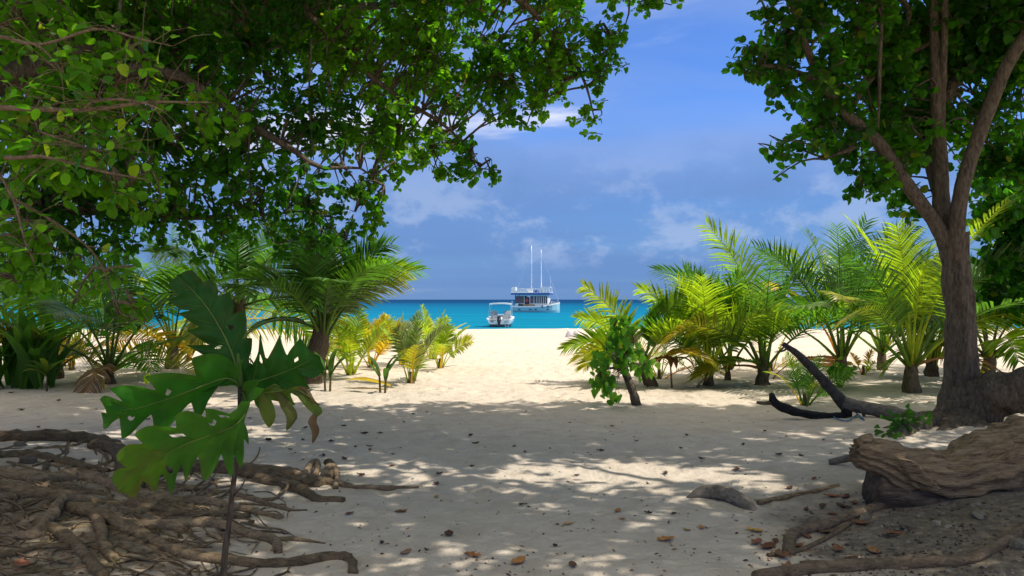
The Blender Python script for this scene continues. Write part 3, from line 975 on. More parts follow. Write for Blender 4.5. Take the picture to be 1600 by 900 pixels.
# ------------------------------------------------------------------ coconut palms
def frond(base, az, el, length, droop, parent, tint, tip_tint=None, roll=0.0, leaflet=0.5, n_leaf=46, bare=0.22, width=0.028, name='frond', young=False, hang=0.35):
    """a pinnate frond: midrib curve with leaflets on both sides"""
    tip_tint = tip_tint or tint
    a = RD(az)
    hd = Vector((math.cos(a), math.sin(a), 0))
    pts, tang = [], []
    p = Vector(base)
    N = 26
    for i in range(N + 1):
        s = i / N
        e = RD(el - droop * s ** 1.4)
        T = hd * math.cos(e) + Vector((0, 0, 1)) * math.sin(e)
        pts.append(p.copy()); tang.append(T)
        p = p + T * (length / N)
    sd0 = Vector((-math.sin(a), math.cos(a), 0))
    lm = MB()
    rv = random.random
    for i in range(n_leaf):
        s = bare + (1 - bare) * (i + 0.5) / n_leaf
        f = s * N
        k = min(int(f), N - 1)
        q = pts[k].lerp(pts[k + 1], f - k)
        T = tang[k]
        u = (s - bare) / (1 - bare)
        ln = leaflet * (0.45 + 0.75 * math.sin(math.pi * min(1, 0.12 + 0.8 * u))) * (1 - 0.35 * u)
        upv = sd0.cross(T) * -1
        upv = T.cross(sd0) if T.cross(sd0).z > 0 else sd0.cross(T)
        rr = RD(roll)
        side = sd0 * math.cos(rr) + upv * math.sin(rr)
        up2 = upv * math.cos(rr) - sd0 * math.sin(rr)
        for sg in (-1, 1):
            if rv() < 0.03:
                continue
            ang = RD(62 - 28 * u + random.gauss(0, 4))
            d = (T * math.cos(ang) + side * (sg * math.sin(ang)) + up2 * (0.32 - 0.25 * u)).normalized()
            g = Vector((0, 0, -1))
            l2 = ln * random.uniform(0.85, 1.1)
            w = width * random.uniform(0.8, 1.15) * (1 - .4 * u)
            p1 = q + d * (l2 * 0.5) + g * (l2 * hang * 0.18)
            d2 = (d + g * hang * 1.1).normalized()
            p2 = p1 + d2 * (l2 * 0.5)
            wv = d.cross(up2).normalized() * w
            nrm_off = up2 * (w * 0.5)
            c = [tint[j] * (1 - u) + tip_tint[j] * u for j in range(3)]
            kk = random.uniform(.55, 1.35)
            c = tuple(x * kk for x in c)
            lm.add([q - wv * .35, q + wv * .35, p1 + wv * .5 - nrm_off * sg, p1 - wv * .5, p2], [(0, 1, 2, 3), (3, 2, 4)], c)
    fo = lm.build(name, M['frond'], parent, smooth=False)
    rm = MB()
    ct = tuple(min(1, x) for x in (tint[0] * 1.5 + .05, tint[1] * 1.25 + .03, tint[2] * 1.1 + .01))
    tube(rm, [pts[0], pts[N // 4], pts[N // 2], pts[3 * N // 4], pts[N]], [0.034 if length > 1.2 else .018, 0.02 if length > 1.2 else .011, 0.012, 0.007, 0.002], n=16, sides=6, tint=ct)
    rm.build('midrib', M['frond'], fo)
    return fo


GREEN = (0.085, 0.20, 0.018)
DGREEN = (0.035, 0.105, 0.018)
LIME = (0.22, 0.31, 0.018)
YEL = (0.36, 0.33, 0.02)
ORG = (0.40, 0.26, 0.02)
BRN = (0.16, 0.085, 0.04)


def palm(px, py, height, n, label, seed, tints=(GREEN, LIME), old=(LIME, YEL, ORG), lean=(0, 0), trunk_h=0.35, trunk_r=0.11, extra=(), n_leaf=36, leaflet=0.70, group='young coconut palms', el=(56, 88), base=None, spread=1.08, droop=(28, 85), azs=None, hang=.34, width=.048):
    random.seed(seed)
    b = base or G(px, py)
    t = thing('coconut_palm', b, label, 'palm', group)
    if height > 1.6:
        n = int(n * 1.1)
        trunk_r *= .72
    crown = b + Vector((lean[0], lean[1], trunk_h))
    m = MB()
    tube(m, [b + Vector((0, 0, -.1)), b + Vector((0, 0, .04)), b.lerp(crown, .6), crown + Vector((0, 0, .12))], [trunk_r * 1.5, trunk_r * 1.25, trunk_r, trunk_r * .75], n=14, sides=14, rough=.3, rscale=9, ridges=6)
    m.build('trunk', M['fibre'], t)
    # leaf sheaths
    L = height - trunk_h
    a0 = random.uniform(0, 360)
    for i in range(n):
        s = i / max(1, n - 1)
        az = (a0 + i * 137.5 + random.gauss(0, 9)) if azs is None else azs[i % len(azs)] + random.gauss(0, 6)
        e = el[1] - (el[1] - el[0]) * s ** .9 + random.gauss(0, 4)
        d = droop[0] + (droop[1] - droop[0]) * s + random.gauss(0, 8)
        ln = L * random.uniform(0.95, 1.2) * spread * (0.85 if s < .12 else 1)
        c = random.choice(tints) if s < .72 else random.choice(tints + old)
        c2 = c if s < .72 else random.choice(old)
        frond(crown + Vector((0.06 * math.cos(RD(az)), 0.06 * math.sin(RD(az)), -0.12 * s)), az, e, ln, d, t, c, c2, random.gauss(0, 30) + 34 * (1 if math.cos(RD(az)) < -.5 else (-1 if math.cos(RD(az)) > .5 else 0)), leaflet * random.uniform(.8, 1.1), n_leaf, 0.24 + .12 * random.random(), width=width, hang=hang)
    if height > 1.6 and random.random() < .3:
        frond(crown + Vector((0, 0, -.1)), random.uniform(180, 360), random.uniform(5, 35), L * .75, 90, t, (.22, .13, .05), BRN, 20, leaflet * .8, n_leaf, .3, width=width * .7, hang=.9)
    for (az, e, ln, d, c, c2, roll) in extra:
        frond(crown, az, e, ln, d, t, c, c2, roll, leaflet, n_leaf, .2, width=width, hang=hang)
    return t


# right-hand group
palm(1017, 604, 1.9, 6, 'low coconut palm with orange stalks nearest the path right of the boats', 101, lean=(-.12, .1), trunk_h=.45, trunk_r=.13, el=(30, 75), spread=.8, azs=[20, -60, 60, 100, -20, 140], leaflet=.5,
     extra=[(172, 66, 1.8, 36, LIME, (0.3, .36, .05), 68), (178, 34, 1.55, 62, GREEN, LIME, 50), (200, 30, 1.5, 70, LIME, YEL, 45), (12, 70, 1.75, 45, GREEN, LIME, -65), (150, 50, 1.6, 50, LIME, LIME, 60), (215, 22, 1.2, 60, LIME, ORG, 40)])
palm(1107, 602, 2.05, 11, 'bushy coconut palm with drooping yellow-green fronds beside the low orange-stalked one', 102, old=(LIME, YEL, GREEN), trunk_h=.3, trunk_r=.1)
palm(1137, 594, 2.0, 8, 'slim coconut palm half hidden behind the bushy yellow-green one', 103, trunk_h=.3, trunk_r=.07)
palm(1192, 602, 2.7, 8, 'tall upright coconut palm with one plume-like frond bent left', 104, tints=(GREEN, (0.05, .13, .03)), trunk_h=.4, trunk_r=.13, lean=(.02, 0), el=(52, 86),
     extra=[(168, 85, 2.9, 42, (0.11, .24, .03), LIME, 62), (-80, 60, 2.2, 70, GREEN, (0.13, .22, .04), 10), (200, 12, 1.5, 50, GREEN, YEL, 0)])
palm(1315, 592, 3.1, 12, 'full coconut palm with grey-green fronds behind the leafy shrub', 105, tints=(GREEN, (0.05, .12, .03)), trunk_h=.5, trunk_r=.14, el=(50, 88))
palm(1424, 614, 3.1, 15, 'large dense coconut palm left of the forked tree trunk', 107, tints=(GREEN, LIME, (0.06, .15, .025)), old=(GREEN, YEL, DGREEN), trunk_h=.55, trunk_r=.15, el=(45, 88))
palm(1456, 588, 2.6, 10, 'coconut palm showing its base just left of the forked trunk', 108, trunk_h=.45, trunk_r=.14, tints=(GREEN, DGREEN))
palm(1545, 598, 2.5, 12, 'dark coconut palm right behind the forked trunk above the low limb', 109, tints=(DGREEN, (0.04, .1, .02)), old=(GREEN, LIME), trunk_h=.6, trunk_r=.16, el=(20, 82))
palm(1370, 560, 3.4, 10, 'coconut palm at the back of the right-hand group', 110, trunk_h=.5, trunk_r=.12, base=G(1378, 578), el=(40, 86))
palm(1640, 600, 3.0, 10, 'coconut palm at the right edge behind the bushy tree', 112, tints=(DGREEN, GREEN), trunk_h=.7, trunk_r=.16, base=Vector((11.2, 15.5, 0)))
palm(1690, 560, 4.6, 10, 'tall coconut palm whose pale frond reaches in at the right edge', 113, tints=(LIME, GREEN), trunk_h=3.4, trunk_r=.16, base=Vector((13.2, 16.5, 0)), el=(10, 80), spread=2.0,
     extra=[(170, 42, 2.6, 80, LIME, GREEN, 10), (195, 25, 2.6, 70, LIME, LIME, 0)])
for (px, py, h, n, lb, sd, tn) in [(1030, 592, .95, 6, 'small bright yellow palm seedling behind the low orange-stalked palm', 121, (YEL, LIME)),
                                   (1205, 580, 1.0, 6, 'small yellow palm seedling behind the tall upright palm', 122, (YEL, LIME)),
                                   (1258, 634, .78, 9, 'little feathery green palm beside the slanting dead branch', 123, (GREEN, (0.06, .16, .03))),
                                   (1349, 586, .5, 4, 'tiny palm seedling with one orange leaf behind the shrub', 124, (ORG, LIME)),
                                   (1090, 588, .9, 6, 'small palm seedling with yellow stalks at back of the bushy palm', 125, (YEL, GREEN))]:
    palm(px, py, h, n, lb, sd, tints=tn, old=(YEL, ORG) if sd != 123 else (GREEN, YEL), trunk_h=.08, trunk_r=.035, n_leaf=20, leaflet=.24, el=(35, 85), droop=(15, 55), width=.024, group='palm seedlings')

# left-hand group
palm(480, 598, 3.0, 18, 'big coconut palm with a stout trunk left of the path', 131, tints=(GREEN, DGREEN, DGREEN), old=(GREEN, DGREEN), trunk_h=.95, trunk_r=.26, lean=(.3, 0), el=(54, 89), droop=(25, 70), n_leaf=38, spread=1.0,
     extra=[(5, 64, 2.1, 70, GREEN, LIME, -50), (12, 56, 1.9, 60, GREEN, YEL, -50), (-12, 66, 2.0, 60, DGREEN, GREEN, -40), (0, 74, 2.2, 55, DGREEN, GREEN, -60), (200, 30, 1.6, 90, DGREEN, GREEN, 0), (190, 60, 2.2, 80, DGREEN, GREEN, 20)])
palm(372, 590, 3.3, 15, 'coconut palm with a tall dark trunk behind the broad-leaved sapling', 132, tints=(DGREEN, GREEN), old=(YEL, GREEN), trunk_h=1.55, trunk_r=.25, el=(5, 84))
palm(270, 576, 3.3, 13, 'coconut palm with splayed stalks behind the sapling leaf', 133, tints=(DGREEN, GREEN), old=(GREEN, YEL), trunk_h=.6, trunk_r=.17, el=(25, 84))
palm(172, 600, 2.6, 10, 'slender coconut palm with a thin dark stem at left', 134, tints=(DGREEN, GREEN), old=(ORG, GREEN), trunk_h=.35, trunk_r=.09, el=(20, 82))
palm(90, 592, 2.8, 12, 'coconut palm behind the strap-leaved clump at left', 135, tints=(DGREEN, (0.04, .11, .03)), old=(ORG, GREEN), trunk_h=.4, trunk_r=.11, el=(15, 82))
palm(20, 585, 3.2, 12, 'coconut palm at the far left edge behind the strap leaves', 136, tints=(DGREEN, GREEN), old=(YEL,), trunk_h=.5, trunk_r=.13)
for (px, py, h, n, lb, sd, tn, od) in [(548, 586, 1.45, 9, 'yellow-green young palm right of the stout trunk', 141, (LIME, LIME, LIME), (YEL, LIME)),
                                       (580, 574, 1.3, 9, 'golden yellow young palm behind the yellow-green one', 142, (LIME, YEL), (YEL, ORG)),
                                       (642, 599, 1.3, 9, 'young palm with greyish feathery fronds beside the path', 143, (LIME, (.16, .24, .04), (.14, .19, .06)), (YEL, ORG)),
                                       (592, 548, 1.2, 8, 'far young palm with orange leaves near the water', 144, (YEL, ORG), (ORG, YEL)),
                                       (688, 575, 1.25, 9, 'lime green young palm nearest the open path at left', 145, (LIME, LIME), (YEL, LIME)),
                                       (676, 562, 1.4, 9, 'lime green young palm further back beside the path', 146, (LIME, LIME, YEL), (YEL, LIME)),
                                       (628, 570, 1.4, 7, 'pale young palm behind the greyish feathery one', 147, (LIME, (.14, .2, .06)), (YEL, LIME)),
                                       (512, 577, 1.3, 8, 'yellow young palm hidden beneath the big left palm', 148, (LIME, YEL), (YEL, ORG)),
                                       (112, 578, .9, 6, 'small orange-leaved palm on bright sand at far left', 149, (ORG, YEL), (ORG, YEL)),
                                       (295, 562, .9, 6, 'small yellow palm beyond the splayed coconut palm', 150, (YEL, LIME), (YEL, ORG))]:
    palm(px, py, h * .86, max(5, n - 2), lb, sd, tints=tn, old=od, trunk_h=.1, trunk_r=.05, n_leaf=24, leaflet=.36, el=(60, 89), droop=(12, 55), group='yellowing young palms', width=.044, hang=.3)


# ------------------------------------------------------------------ broad strap leaves (seedlings, clump)
def strap(base, az, el, length, droop, width, tint, parent, name='leaf', split=0.0, tip=None):
    a = RD(az)
    hd = Vector((math.cos(a), math.sin(a), 0))
    sd = Vector((-math.sin(a), math.cos(a), 0))
    m = MB()
    p = Vector(base)
    N = 10
    vs, ts = [], []
    for i in range(N + 1):
        s = i / N
        e = RD(el - droop * s ** 1.5)
        T = hd * math.cos(e) + Vector((0, 0, 1)) * math.sin(e)
        w = width * (0.25 + 0.95 * math.sin(math.pi * min(1, .05 + .78 * s)) ** .8) * (1 - s ** 5)
        up = T.cross(sd)
        up = up if up.z > 0 else -up
        wob = .12 * width * noise.noise((s * 4, az, 1))
        c = tint if tip is None or s < .7 else tip
        vs += [p - sd * w + up * (w * .5 + wob), p, p + sd * w + up * (w * .5 - wob)]
        ts += [c] * 3
        p = p + T * (length / N)
    fs = []
    for i in range(N):
        b = i * 3
        fs += [(b, b + 1, b + 4, b + 3), (b + 1, b + 2, b + 5, b + 4)]
    m.add(vs, fs, ts)
    return m.build(name, M['broad'] if name == 'leaf' else M['frond'], parent)


random.seed(5)
for (px, py, h, lb, n) in [(512, 612, .62, 'green coconut seedling with broad unsplit leaves under the big left palm', 7), (598, 614, .6, 'dark green coconut seedling with two shoots beside the path', 7)]:
    b = G(px, py)
    t = thing('coconut_seedling', b, lb, 'seedling', 'broad-leaved coconut seedlings')
    m = MB()
    for dx in (-.04, .04):
        tube(m, [b + Vector((dx, 0, -.05)), b + Vector((dx * 1.3, 0, .22)), b + Vector((dx * 1.8, 0, .4))], [.022, .018, .01], n=6, sides=7, tint=(.16, .13, .04))
    m.build('stem', M['frond'], t)
    for i in range(n):
        s = -1 if i % 2 else 1
        az = (180 if s < 0 else 0) + random.gauss(0, 40)
        strap(b + Vector((.05 * s, 0, .2 + .1 * random.random())), az, random.uniform(55, 84), h * random.uniform(.7, 1.05), random.uniform(25, 65), .045, (0.06, .13, .022) if px < 560 else (.045, .105, .022), t)
b = G(588, 608)
t = thing('fallen_frond', b, 'yellow fallen palm leaf lying flat beside the dark seedling', 'leaf')
strap(b + Vector((.25, 0, .05)), 178, 14, .85, 20, .09, (.36, .25, .03), t, name='blade')

CB = G(28, 606)
clump = thing('strap_leaf_plant', CB, 'dark clump of tall strap-leaved plants at the left edge', 'plant')
random.seed(8)
for i in range(46):
    o = Vector((random.uniform(-.65, .65), random.uniform(-.4, .4), 0))
    strap(CB + o, random.uniform(0, 360), random.uniform(60, 88), random.uniform(.9, 1.9), random.uniform(20, 75), random.uniform(.05, .1), random.choice([(.03, .09, .016), (.04, .11, .018), (.06, .13, .02)]), clump)
for (px, py, lb) in ((73, 612, 'small drooping seedling at the foot of the strap-leaved clump'), (432, 611, 'small scrubby seedling left of the stout palm trunk'), (400, 612, 'tuft of stalks between sapling stem and scrubby seedling')):
    b = G(px, py)
    t = thing('seedling', b, lb, 'seedling', 'small broad seedlings')
    m = MB()
    tube(m, [b + Vector((0, 0, -.05)), b + Vector((.01, 0, .3))], [.016, .01], n=4, sides=6, tint=(.6, .5, .5))
    m.build('stem', M['twig'], t)
    for i in range(8):
        strap(b + Vector((0, 0, .2 + .12 * random.random())), random.uniform(0, 360), random.uniform(20, 80), random.uniform(.3, .55), random.uniform(30, 90), .05, random.choice([(.05, .10, .02), (.09, .13, .02), (.035, .085, .02)]), t)
# withered brown leaves hanging at the low palm
b = G(1050, 606)
t = thing('withered_frond', b, 'withered brown leaves drooping beside the low orange-stalked palm', 'leaf')
m = MB()
tube(m, [b + Vector((0, 0, -.05)), b + Vector((-.02, 0, .3)), b + Vector((-.04, 0, .52))], [.02, .016, .01], n=6, sides=6)
m.build('stalk', M['twig'], t)
for i in range(6):
    strap(b + Vector((-.04, 0, .5)), i * 60 + random.gauss(0, 15), 20, .5, 105, .05, (.11, .055, .03), t)


# ------------------------------------------------------------------ leaning sapling by the path
SB = G(994, 633)
d = SB.y
sap = thing('leaning_sapling', SB, 'small leaning tree with drooping heart-shaped leaves beside the path', 'tree')
m = MB()
tube(m, [SB + Vector((.02, 0, -.1)), SB + Vector((0, 0, .02)), P(986, 605, d), P(972, 572, d), P(958, 556, d)], [.085, .075, .064, .058, .045], n=18, sides=14, rough=.22, rscale=10)
m.build('trunk', M['bark'], sap)
sn = []
for pts, rad in [([P(960, 558, d), P(950, 545, d - .05), P(952, 530, d - .05), P(958, 512, d), P(966, 498, d)], [.045, .036, .03, .022, .008]),
                 ([P(966, 565, d), P(985, 545, d - .1), P(992, 530, d - .1), P(1005, 520, d)], [.035, .028, .02, .008]),
                 ([P(975, 580, d), P(955, 575, d - .2), P(938, 582, d - .25)], [.025, .018, .008]),
                 ([P(972, 572, d), P(990, 568, d - .15), P(1005, 570, d - .2)], [.022, .016, .006]),
                 ([P(960, 560, d), P(965, 535, d + .2), P(970, 515, d + .25)], [.03, .02, .006])]:
    limb(pts, rad, sap, M['bark'], n=12, sides=8, nodes=sn)
HEART = np.array([[0, .08, 0], [-.30, -.03, .05], [-.5, .24, .07], [-.27, .66, .02], [0, 1.08, -.08], [.27, .66, .02], [.5, .24, .07], [.30, -.03, .05], [0, .42, -.03]])
sap_meshes = [leaf_mesh('leaf', tnt, M['leaf'], .16, HEART) for tnt in ((.05, .15, .02), (.08, .21, .025), (.04, .12, .018), (.12, .25, .03))]
random.seed(21)
sm = MB()
clus = [P(*c, d - .1) for c in ((935, 560), (945, 590), (932, 588), (965, 520), (975, 500), (1000, 575), (955, 540), (985, 545), (975, 562), (950, 605), (1010, 572), (970, 515))]
for i in range(270):
    nd = random.choice(sn)
    e = random.choice(clus) + Vector((random.gauss(0, .07), random.gauss(0, .14), random.gauss(0, .07)))
    nd = min(sn, key=lambda q: (q - e).length)
    tube(sm, [nd, e], [.004, .002], sides=3)
    place_leaf(random.choice(sap_meshes), e, (random.gauss(0, .4), random.gauss(-.1, .4), -1.0), (random.gauss(0, .6), -1, .5), random.uniform(.07, .145), sap)
sm.build('leaf_stalks', M['twig'], sap)['kind'] = 'stuff'
lv = G(1012, 624)

# little leafy shrub and the vine on the root
for (px, py, dd, rad, n, lb, sz) in [(1312, 606, None, .26, 110, 'small round leafy shrub behind the slanting dead branch', .09)]:
    b = G(px, py)
    t = thing('shrub', b, lb, 'shrub')
    m = MB()
    for k in range(4):
        tube(m, [b + Vector((0, 0, -.05)), b + Vector((random.gauss(0, .06), 0, .15)), b + Vector((random.gauss(0, .14), random.gauss(0, .1), .3))], [.02, .015, .007], n=6, sides=6)
    m.build('stem', M['twig'], t)
    for i in range(n):
        u = Vector((random.gauss(0, 1), random.gauss(0, 1), random.gauss(0, .7))).normalized() * rad * random.random() ** .4
        place_leaf(random.choice(sap_meshes), b + Vector((0, 0, .34)) + Vector((u.x, u.y, u.z * .7)), (u.x * 3, u.y * 3, random.gauss(-.2, .4)), (random.gauss(0, .4), -.3, 1), sz * random.uniform(.7, 1.2), t)
vb = P(1405, 672, 8.7)
vine = thing('creeper', Vector((vb.x, vb.y, gh(vb.x, vb.y))), 'dark creeper with small leaves on the root left of the trunk', 'plant')
m = MB()
ends = [P(1412, 645, 8.6), P(1385, 655, 8.6), P(1395, 690, 8.4), P(1440, 650, 8.7), P(1380, 668, 8.5)]
for e in ends:
    tube(m, [vb, vb.lerp(e, .5) + Vector((0, -.03, .04)), e], [.012, .009, .004], n=7, sides=5)
m.build('stem', M['twig'], vine)
for i in range(75):
    e = random.choice(ends)
    q = vb.lerp(e, random.uniform(.2, 1.1)) + Vector((random.gauss(0, .05), random.gauss(-.04, .05), random.gauss(0, .05)))
    place_leaf(sap_meshes[random.choice((0, 2, 2))], q, (random.gauss(0, 1), random.gauss(-.3, .5), random.gauss(0, .6)), (random.gauss(0, .5), -.6, .8), random.uniform(.05, .1), vine)


# ------------------------------------------------------------------ breadfruit-like sapling in the foreground
SD = 3.9
sb = P(347, 905, SD)
sb.z = gh(sb.x, sb.y)
bf = thing('broad_leaved_sapling', sb, 'foreground sapling with huge lobed dark green leaves on a thin stem', 'plant')
m = MB()
tube(m, [sb + Vector((0, 0, -.05)), P(350, 885, SD), P(358, 815, SD), P(366, 745, SD), P(373, 690, SD), P(376, 640, SD), P(376, 598, SD)], [.02, .017, .014, .013, .013, .016, .014], n=34, sides=12, rough=.14, rscale=16)
tube(m, [P(366, 772, SD), P(374, 765, SD - .02), P(382, 752, SD - .02), P(384, 738, SD - .03)], [.006, .005, .004, .002], n=8, sides=6)
tube(m, [P(372, 723, SD), P(378, 720, SD)], [.006, .007], n=3, sides=6)
m.build('stem', mat_bark('dark_stem', (.015, .012, .01), (.04, .032, .025), (.085, .07, .055), scale=40, dist=.008), bf)
m = MB()
tube(m, [P(376, 605, SD), P(374, 580, SD), P(372, 552, SD)], [.02, .017, .006], n=6, sides=8, tint=(.08, .15, .03))
m.build('bud', M['broad'], bf)


def lobed_leaf(mid, wpx, lobes, sink, tint, side_dir, tip_tint=None, dvar=0.0, fwd=0.55, asym=1.0, holes=(), cup=.15, seed=0, halfmin=.12, edge=(.10, .055, .025), edge_amt=.25):
    """mid: list of (px,py,depth); side_dir: vector across the blade (right side)"""
    N = 72
    pts = smooth_path([P(*a) for a in mid], N)
    sc = SD / F
    sd = Vector(side_dir).normalized()
    vs, ts, fs = [], [], []
    K = 7
    rndm = random.Random(seed)
    lobj = [1 + rndm.uniform(-.15, .2) for _ in range(40)]
    for i in range(N):
        u = i / (N - 1)
        T = (pts[min(i + 1, N - 1)] - pts[max(i - 1, 0)]).normalized()
        s = (sd - T * sd.dot(T)).normalized()
        nv = T.cross(s)
        env = math.sin(math.pi * min(1, (u * .93 + .07)) ** .85) ** .65
        for j in range(2 * K + 1):
            q = (j - K) / K
            ph = u * lobes + (0.3 if q > 0 else 0)
            k = int(ph); fr = ph - k
            prof = (fr / .68) ** .9 if fr < .68 else max(0.0, 1 - ((fr - .68) / .32) ** .8)
            w = env * ((1 - sink) + sink * prof) * lobj[k + (20 if q > 0 else 0)]
            w = max(w, halfmin * env) * wpx * sc * (asym if q > 0 else 1)
            lat = w * abs(q)
            c = fwd * lat
            wave = .02 * math.sin(u * lobes * 6.28 + 1.3) * abs(q) + .012 * noise.noise((u * 7, q * 3, seed))
            p = pts[i] + s * (lat * (1 if q > 0 else -1)) + T * c + nv * (cup * lat - 1.1 * lat * lat + wave)
            vs.append(p)
            rag = edge_amt * max(0, noise.noise((u * 5 + seed, q * 2, 4)) * 1.3 + abs(q) ** 6 * .7 - .25 + (u - .75) * (1.2 if tip_tint else 0))
            base = tip_tint if tip_tint and u > .72 else tint
            rag = min(1, max(0, rag))
            ts.append(tuple(base[z] * (1 - rag) + edge[z] * rag for z in range(3)))
    W = 2 * K + 1
    hset = set()
    for (hu, hq) in holes:
        i, j = int(hu * (N - 1)), int((hq + 1) * K)
        for di in range(3):
            hset.add((i + di, j))
    for i in range(N - 1):
        for j in range(W - 1):
            if (i, j) in hset:
                continue
            a = i * W + j
            fs.append((a, a + 1, a + W + 1, a + W))
    m = MB()
    m.add(vs, fs, ts)
    lf = m.build('leaf', M['broad'], bf)
    v = MB()
    vt = (.22, .27, .085)
    tube(v, [p + Vector((0, -.006, .002)) for p in pts[::9]], [.006, .005, .003, .001], n=30, sides=5, tint=(.14, .2, .05))
    for l in range(lobes):
        for sgn in (-1, 1):
            us = (l + (.05 if sgn < 0 else -.25)) / lobes
            if us < .04 or us > .93:
                continue
            i = int(us * (N - 1))
            i2 = int(min(1, us + .38 / lobes) * (N - 1))
            qq = int(K * .8)
            a, b2 = vs[i * W + K], vs[i2 * W + K + sgn * qq]
            mdl = vs[int((i + i2) / 2) * W + K + sgn * qq // 2]
            tube(v, [Vector(a) + Vector((0, -.004, 0)), Vector(mdl) + Vector((0, -.005, .001)), Vector(b2) + Vector((0, -.004, 0))], [.0018, .0012, .0004], n=6, sides=4, tint=(.1, .16, .04))
    v.build('vein', M['broad'], lf)
    return lf


DK = (.022, .075, .014)
lobed_leaf([(378, 604, SD), (358, 540, SD + .05), (322, 478, SD + .1), (276, 428, SD + .2)], 54, 6, .42, (.014, .066, .010), (0.85, .25, .45), asym=.85, seed=2, fwd=.6, holes=((.4, .3), (.3, -.4)))
lobed_leaf([(372, 600, SD - .02), (350, 592, SD - .08), (280, 618, SD - .2), (210, 640, SD - .3), (160, 650, SD - .38)], 58, 5, .6, (.026, .115, .012), (0.15, -.45, .95), asym=1.0, seed=4, fwd=.75, holes=((.5, .4), (.72, -.3)), cup=.05)
lobed_leaf([(380, 612, SD), (386, 640, SD - .1), (362, 668, SD - .2), (300, 690, SD - .3), (240, 722, SD - .36), (186, 770, SD - .4)], 82, 8, .42, (.032, .11, .010), (0.35, -.4, .85), tip_tint=(.055, .12, .010), asym=.95, seed=6, fwd=.5, holes=((.36, .5), (.45, .5), (.6, .4), (.7, -.5)), edge_amt=.4)
lobed_leaf([(380, 604, SD), (404, 596, SD + .05), (450, 580, SD + .08), (500, 556, SD + .1)], 66, 4, .6, (.018, .085, .010), (-.1, -.35, .95), asym=1.0, seed=9, fwd=.35, holes=((.35, .5), (.25, -.5), (.75, .3)), cup=.05)
lobed_leaf([(378, 608, SD), (402, 614, SD - .03), (432, 612, SD - .05), (466, 610, SD - .05), (500, 632, SD - .06)], 34, 3, .92, (.07, .125, .018), (.2, -.3, .95), tip_tint=(.09, .07, .03), asym=.35, seed=12, fwd=.3, cup=-.2, edge_amt=1.2)
# hanging lobes of the withered leaf and its dry tip
for (pth, w, c) in (([(412, 614), (416, 635), (420, 652), (421, 667)], 11, (.085, .12, .02)), ([(436, 612), (448, 635), (456, 652), (449, 672)], 9, (.08, .09, .025)), ([(466, 612), (482, 628), (494, 642), (497, 650)], 10, (.075, .12, .02)), ([(496, 642), (488, 658), (493, 674), (489, 692)], 6, (.11, .07, .045))):
    pts = smooth_path([P(x, y, SD - .04) for x, y in pth], 12)
    vs, fs = [], []
    for i, p in enumerate(pts):
        u = i / 11
        ww = w * SD / F * math.sin(math.pi * (.12 + .86 * u)) ** .8
        jj = .25 * ww * noise.noise((u * 6, w, 3))
        vs += [p - Vector((ww, .01, 0)), p + Vector((jj, -.012, 0)), p + Vector((ww, .012, jj))]
    for i in range(11):
        b_ = i * 3
        fs += [(b_, b_ + 1, b_ + 4, b_ + 3), (b_ + 1, b_ + 2, b_ + 5, b_ + 4)]
    m = MB(); m.add(vs, fs, c)
    m.build('leaf_lobe', M['broad'], bf)


# ------------------------------------------------------------------ driftwood
def log_obj(name, label, pts, rad, mat, n=40, sides=26, rough=.3, rscale=4.0, seed=3.0, jag=.5, group=None, ridges=5):
    m = MB()
    tube(m, pts, rad, n=n, sides=sides, rough=rough, rscale=rscale, seed=seed, jag=jag, ridges=ridges)
    return tag(m.build(name, mat), label, 'log', group)


LD = 5.7
lp = [P(1336, 704, LD), P(1375, 716, LD - .02), P(1425, 738, LD), P(1480, 745, LD + .05), P(1540, 724, LD + .1), P(1600, 704, LD + .15), P(1700, 690, LD + .2)]
t = thing('driftwood_log', Vector((lp[3].x, lp[3].y, gh(lp[3].x, lp[3].y))), 'weathered brown driftwood log lying curved in front of the tree', 'log')
m = MB()
tube(m, lp, [.085, .12, .15, .18, .215, .24, .25], n=120, sides=56, rough=.24, rscale=5.0, seed=2.0, jag=.9, ridges=13)
m.build('wood', M['drift'], t)
m = MB()
tube(m, [P(1350, 700, LD - .05), P(1352, 690, LD - .05), P(1362, 683, LD - .03)], [.055, .05, .03], n=8, sides=10, rough=.4, rscale=12, jag=.6)
m.build('knot', M['drift'], t)
m = MB()
for k in range(9):
    a = 700 + k * 6
    y0 = 708 + k * 5
    tube(m, [P(1400 + k * 3, 716 + k * 4, LD - .17), P(1425 + k * 5, 722 + k * 5, LD - .2), P(1445 + k * 3, 735 + k * 4, LD - .19)], [.005, .010, .004], n=7, sides=5, rough=.3, rscale=20)
m.build('splinter', M['drift'], t)
cpt = [P(1362, 760, LD + .05), P(1420, 772, LD + .05), P(1490, 778, LD + .1), P(1560, 775, LD + .15)]
log_obj('cut_log', 'short sawn log wedged in the sand under the driftwood', cpt, [.155, .15, .14, .12], M['cut'], rough=.14, seed=8.0, jag=.1)
g = G(1130, 788)
log_obj('buried_log', 'small curved grey log half sunk in the path sand', [G(1074, 780, .0), G(1100, 778, .045), G(1135, 784, .055), G(1165, 794, .03), G(1184, 800, -.03)], [.012, .055, .065, .05, .02], M['grey'], n=26, sides=14, rough=.2, rscale=9, ridges=4, jag=.2)
log_obj('stick', 'short grey stick leaning out behind the driftwood log end', [G(1297, 727, .02), P(1345, 712, 6.9)], [.03, .035], M['grey'], n=8, sides=10, rough=.2, rscale=12)

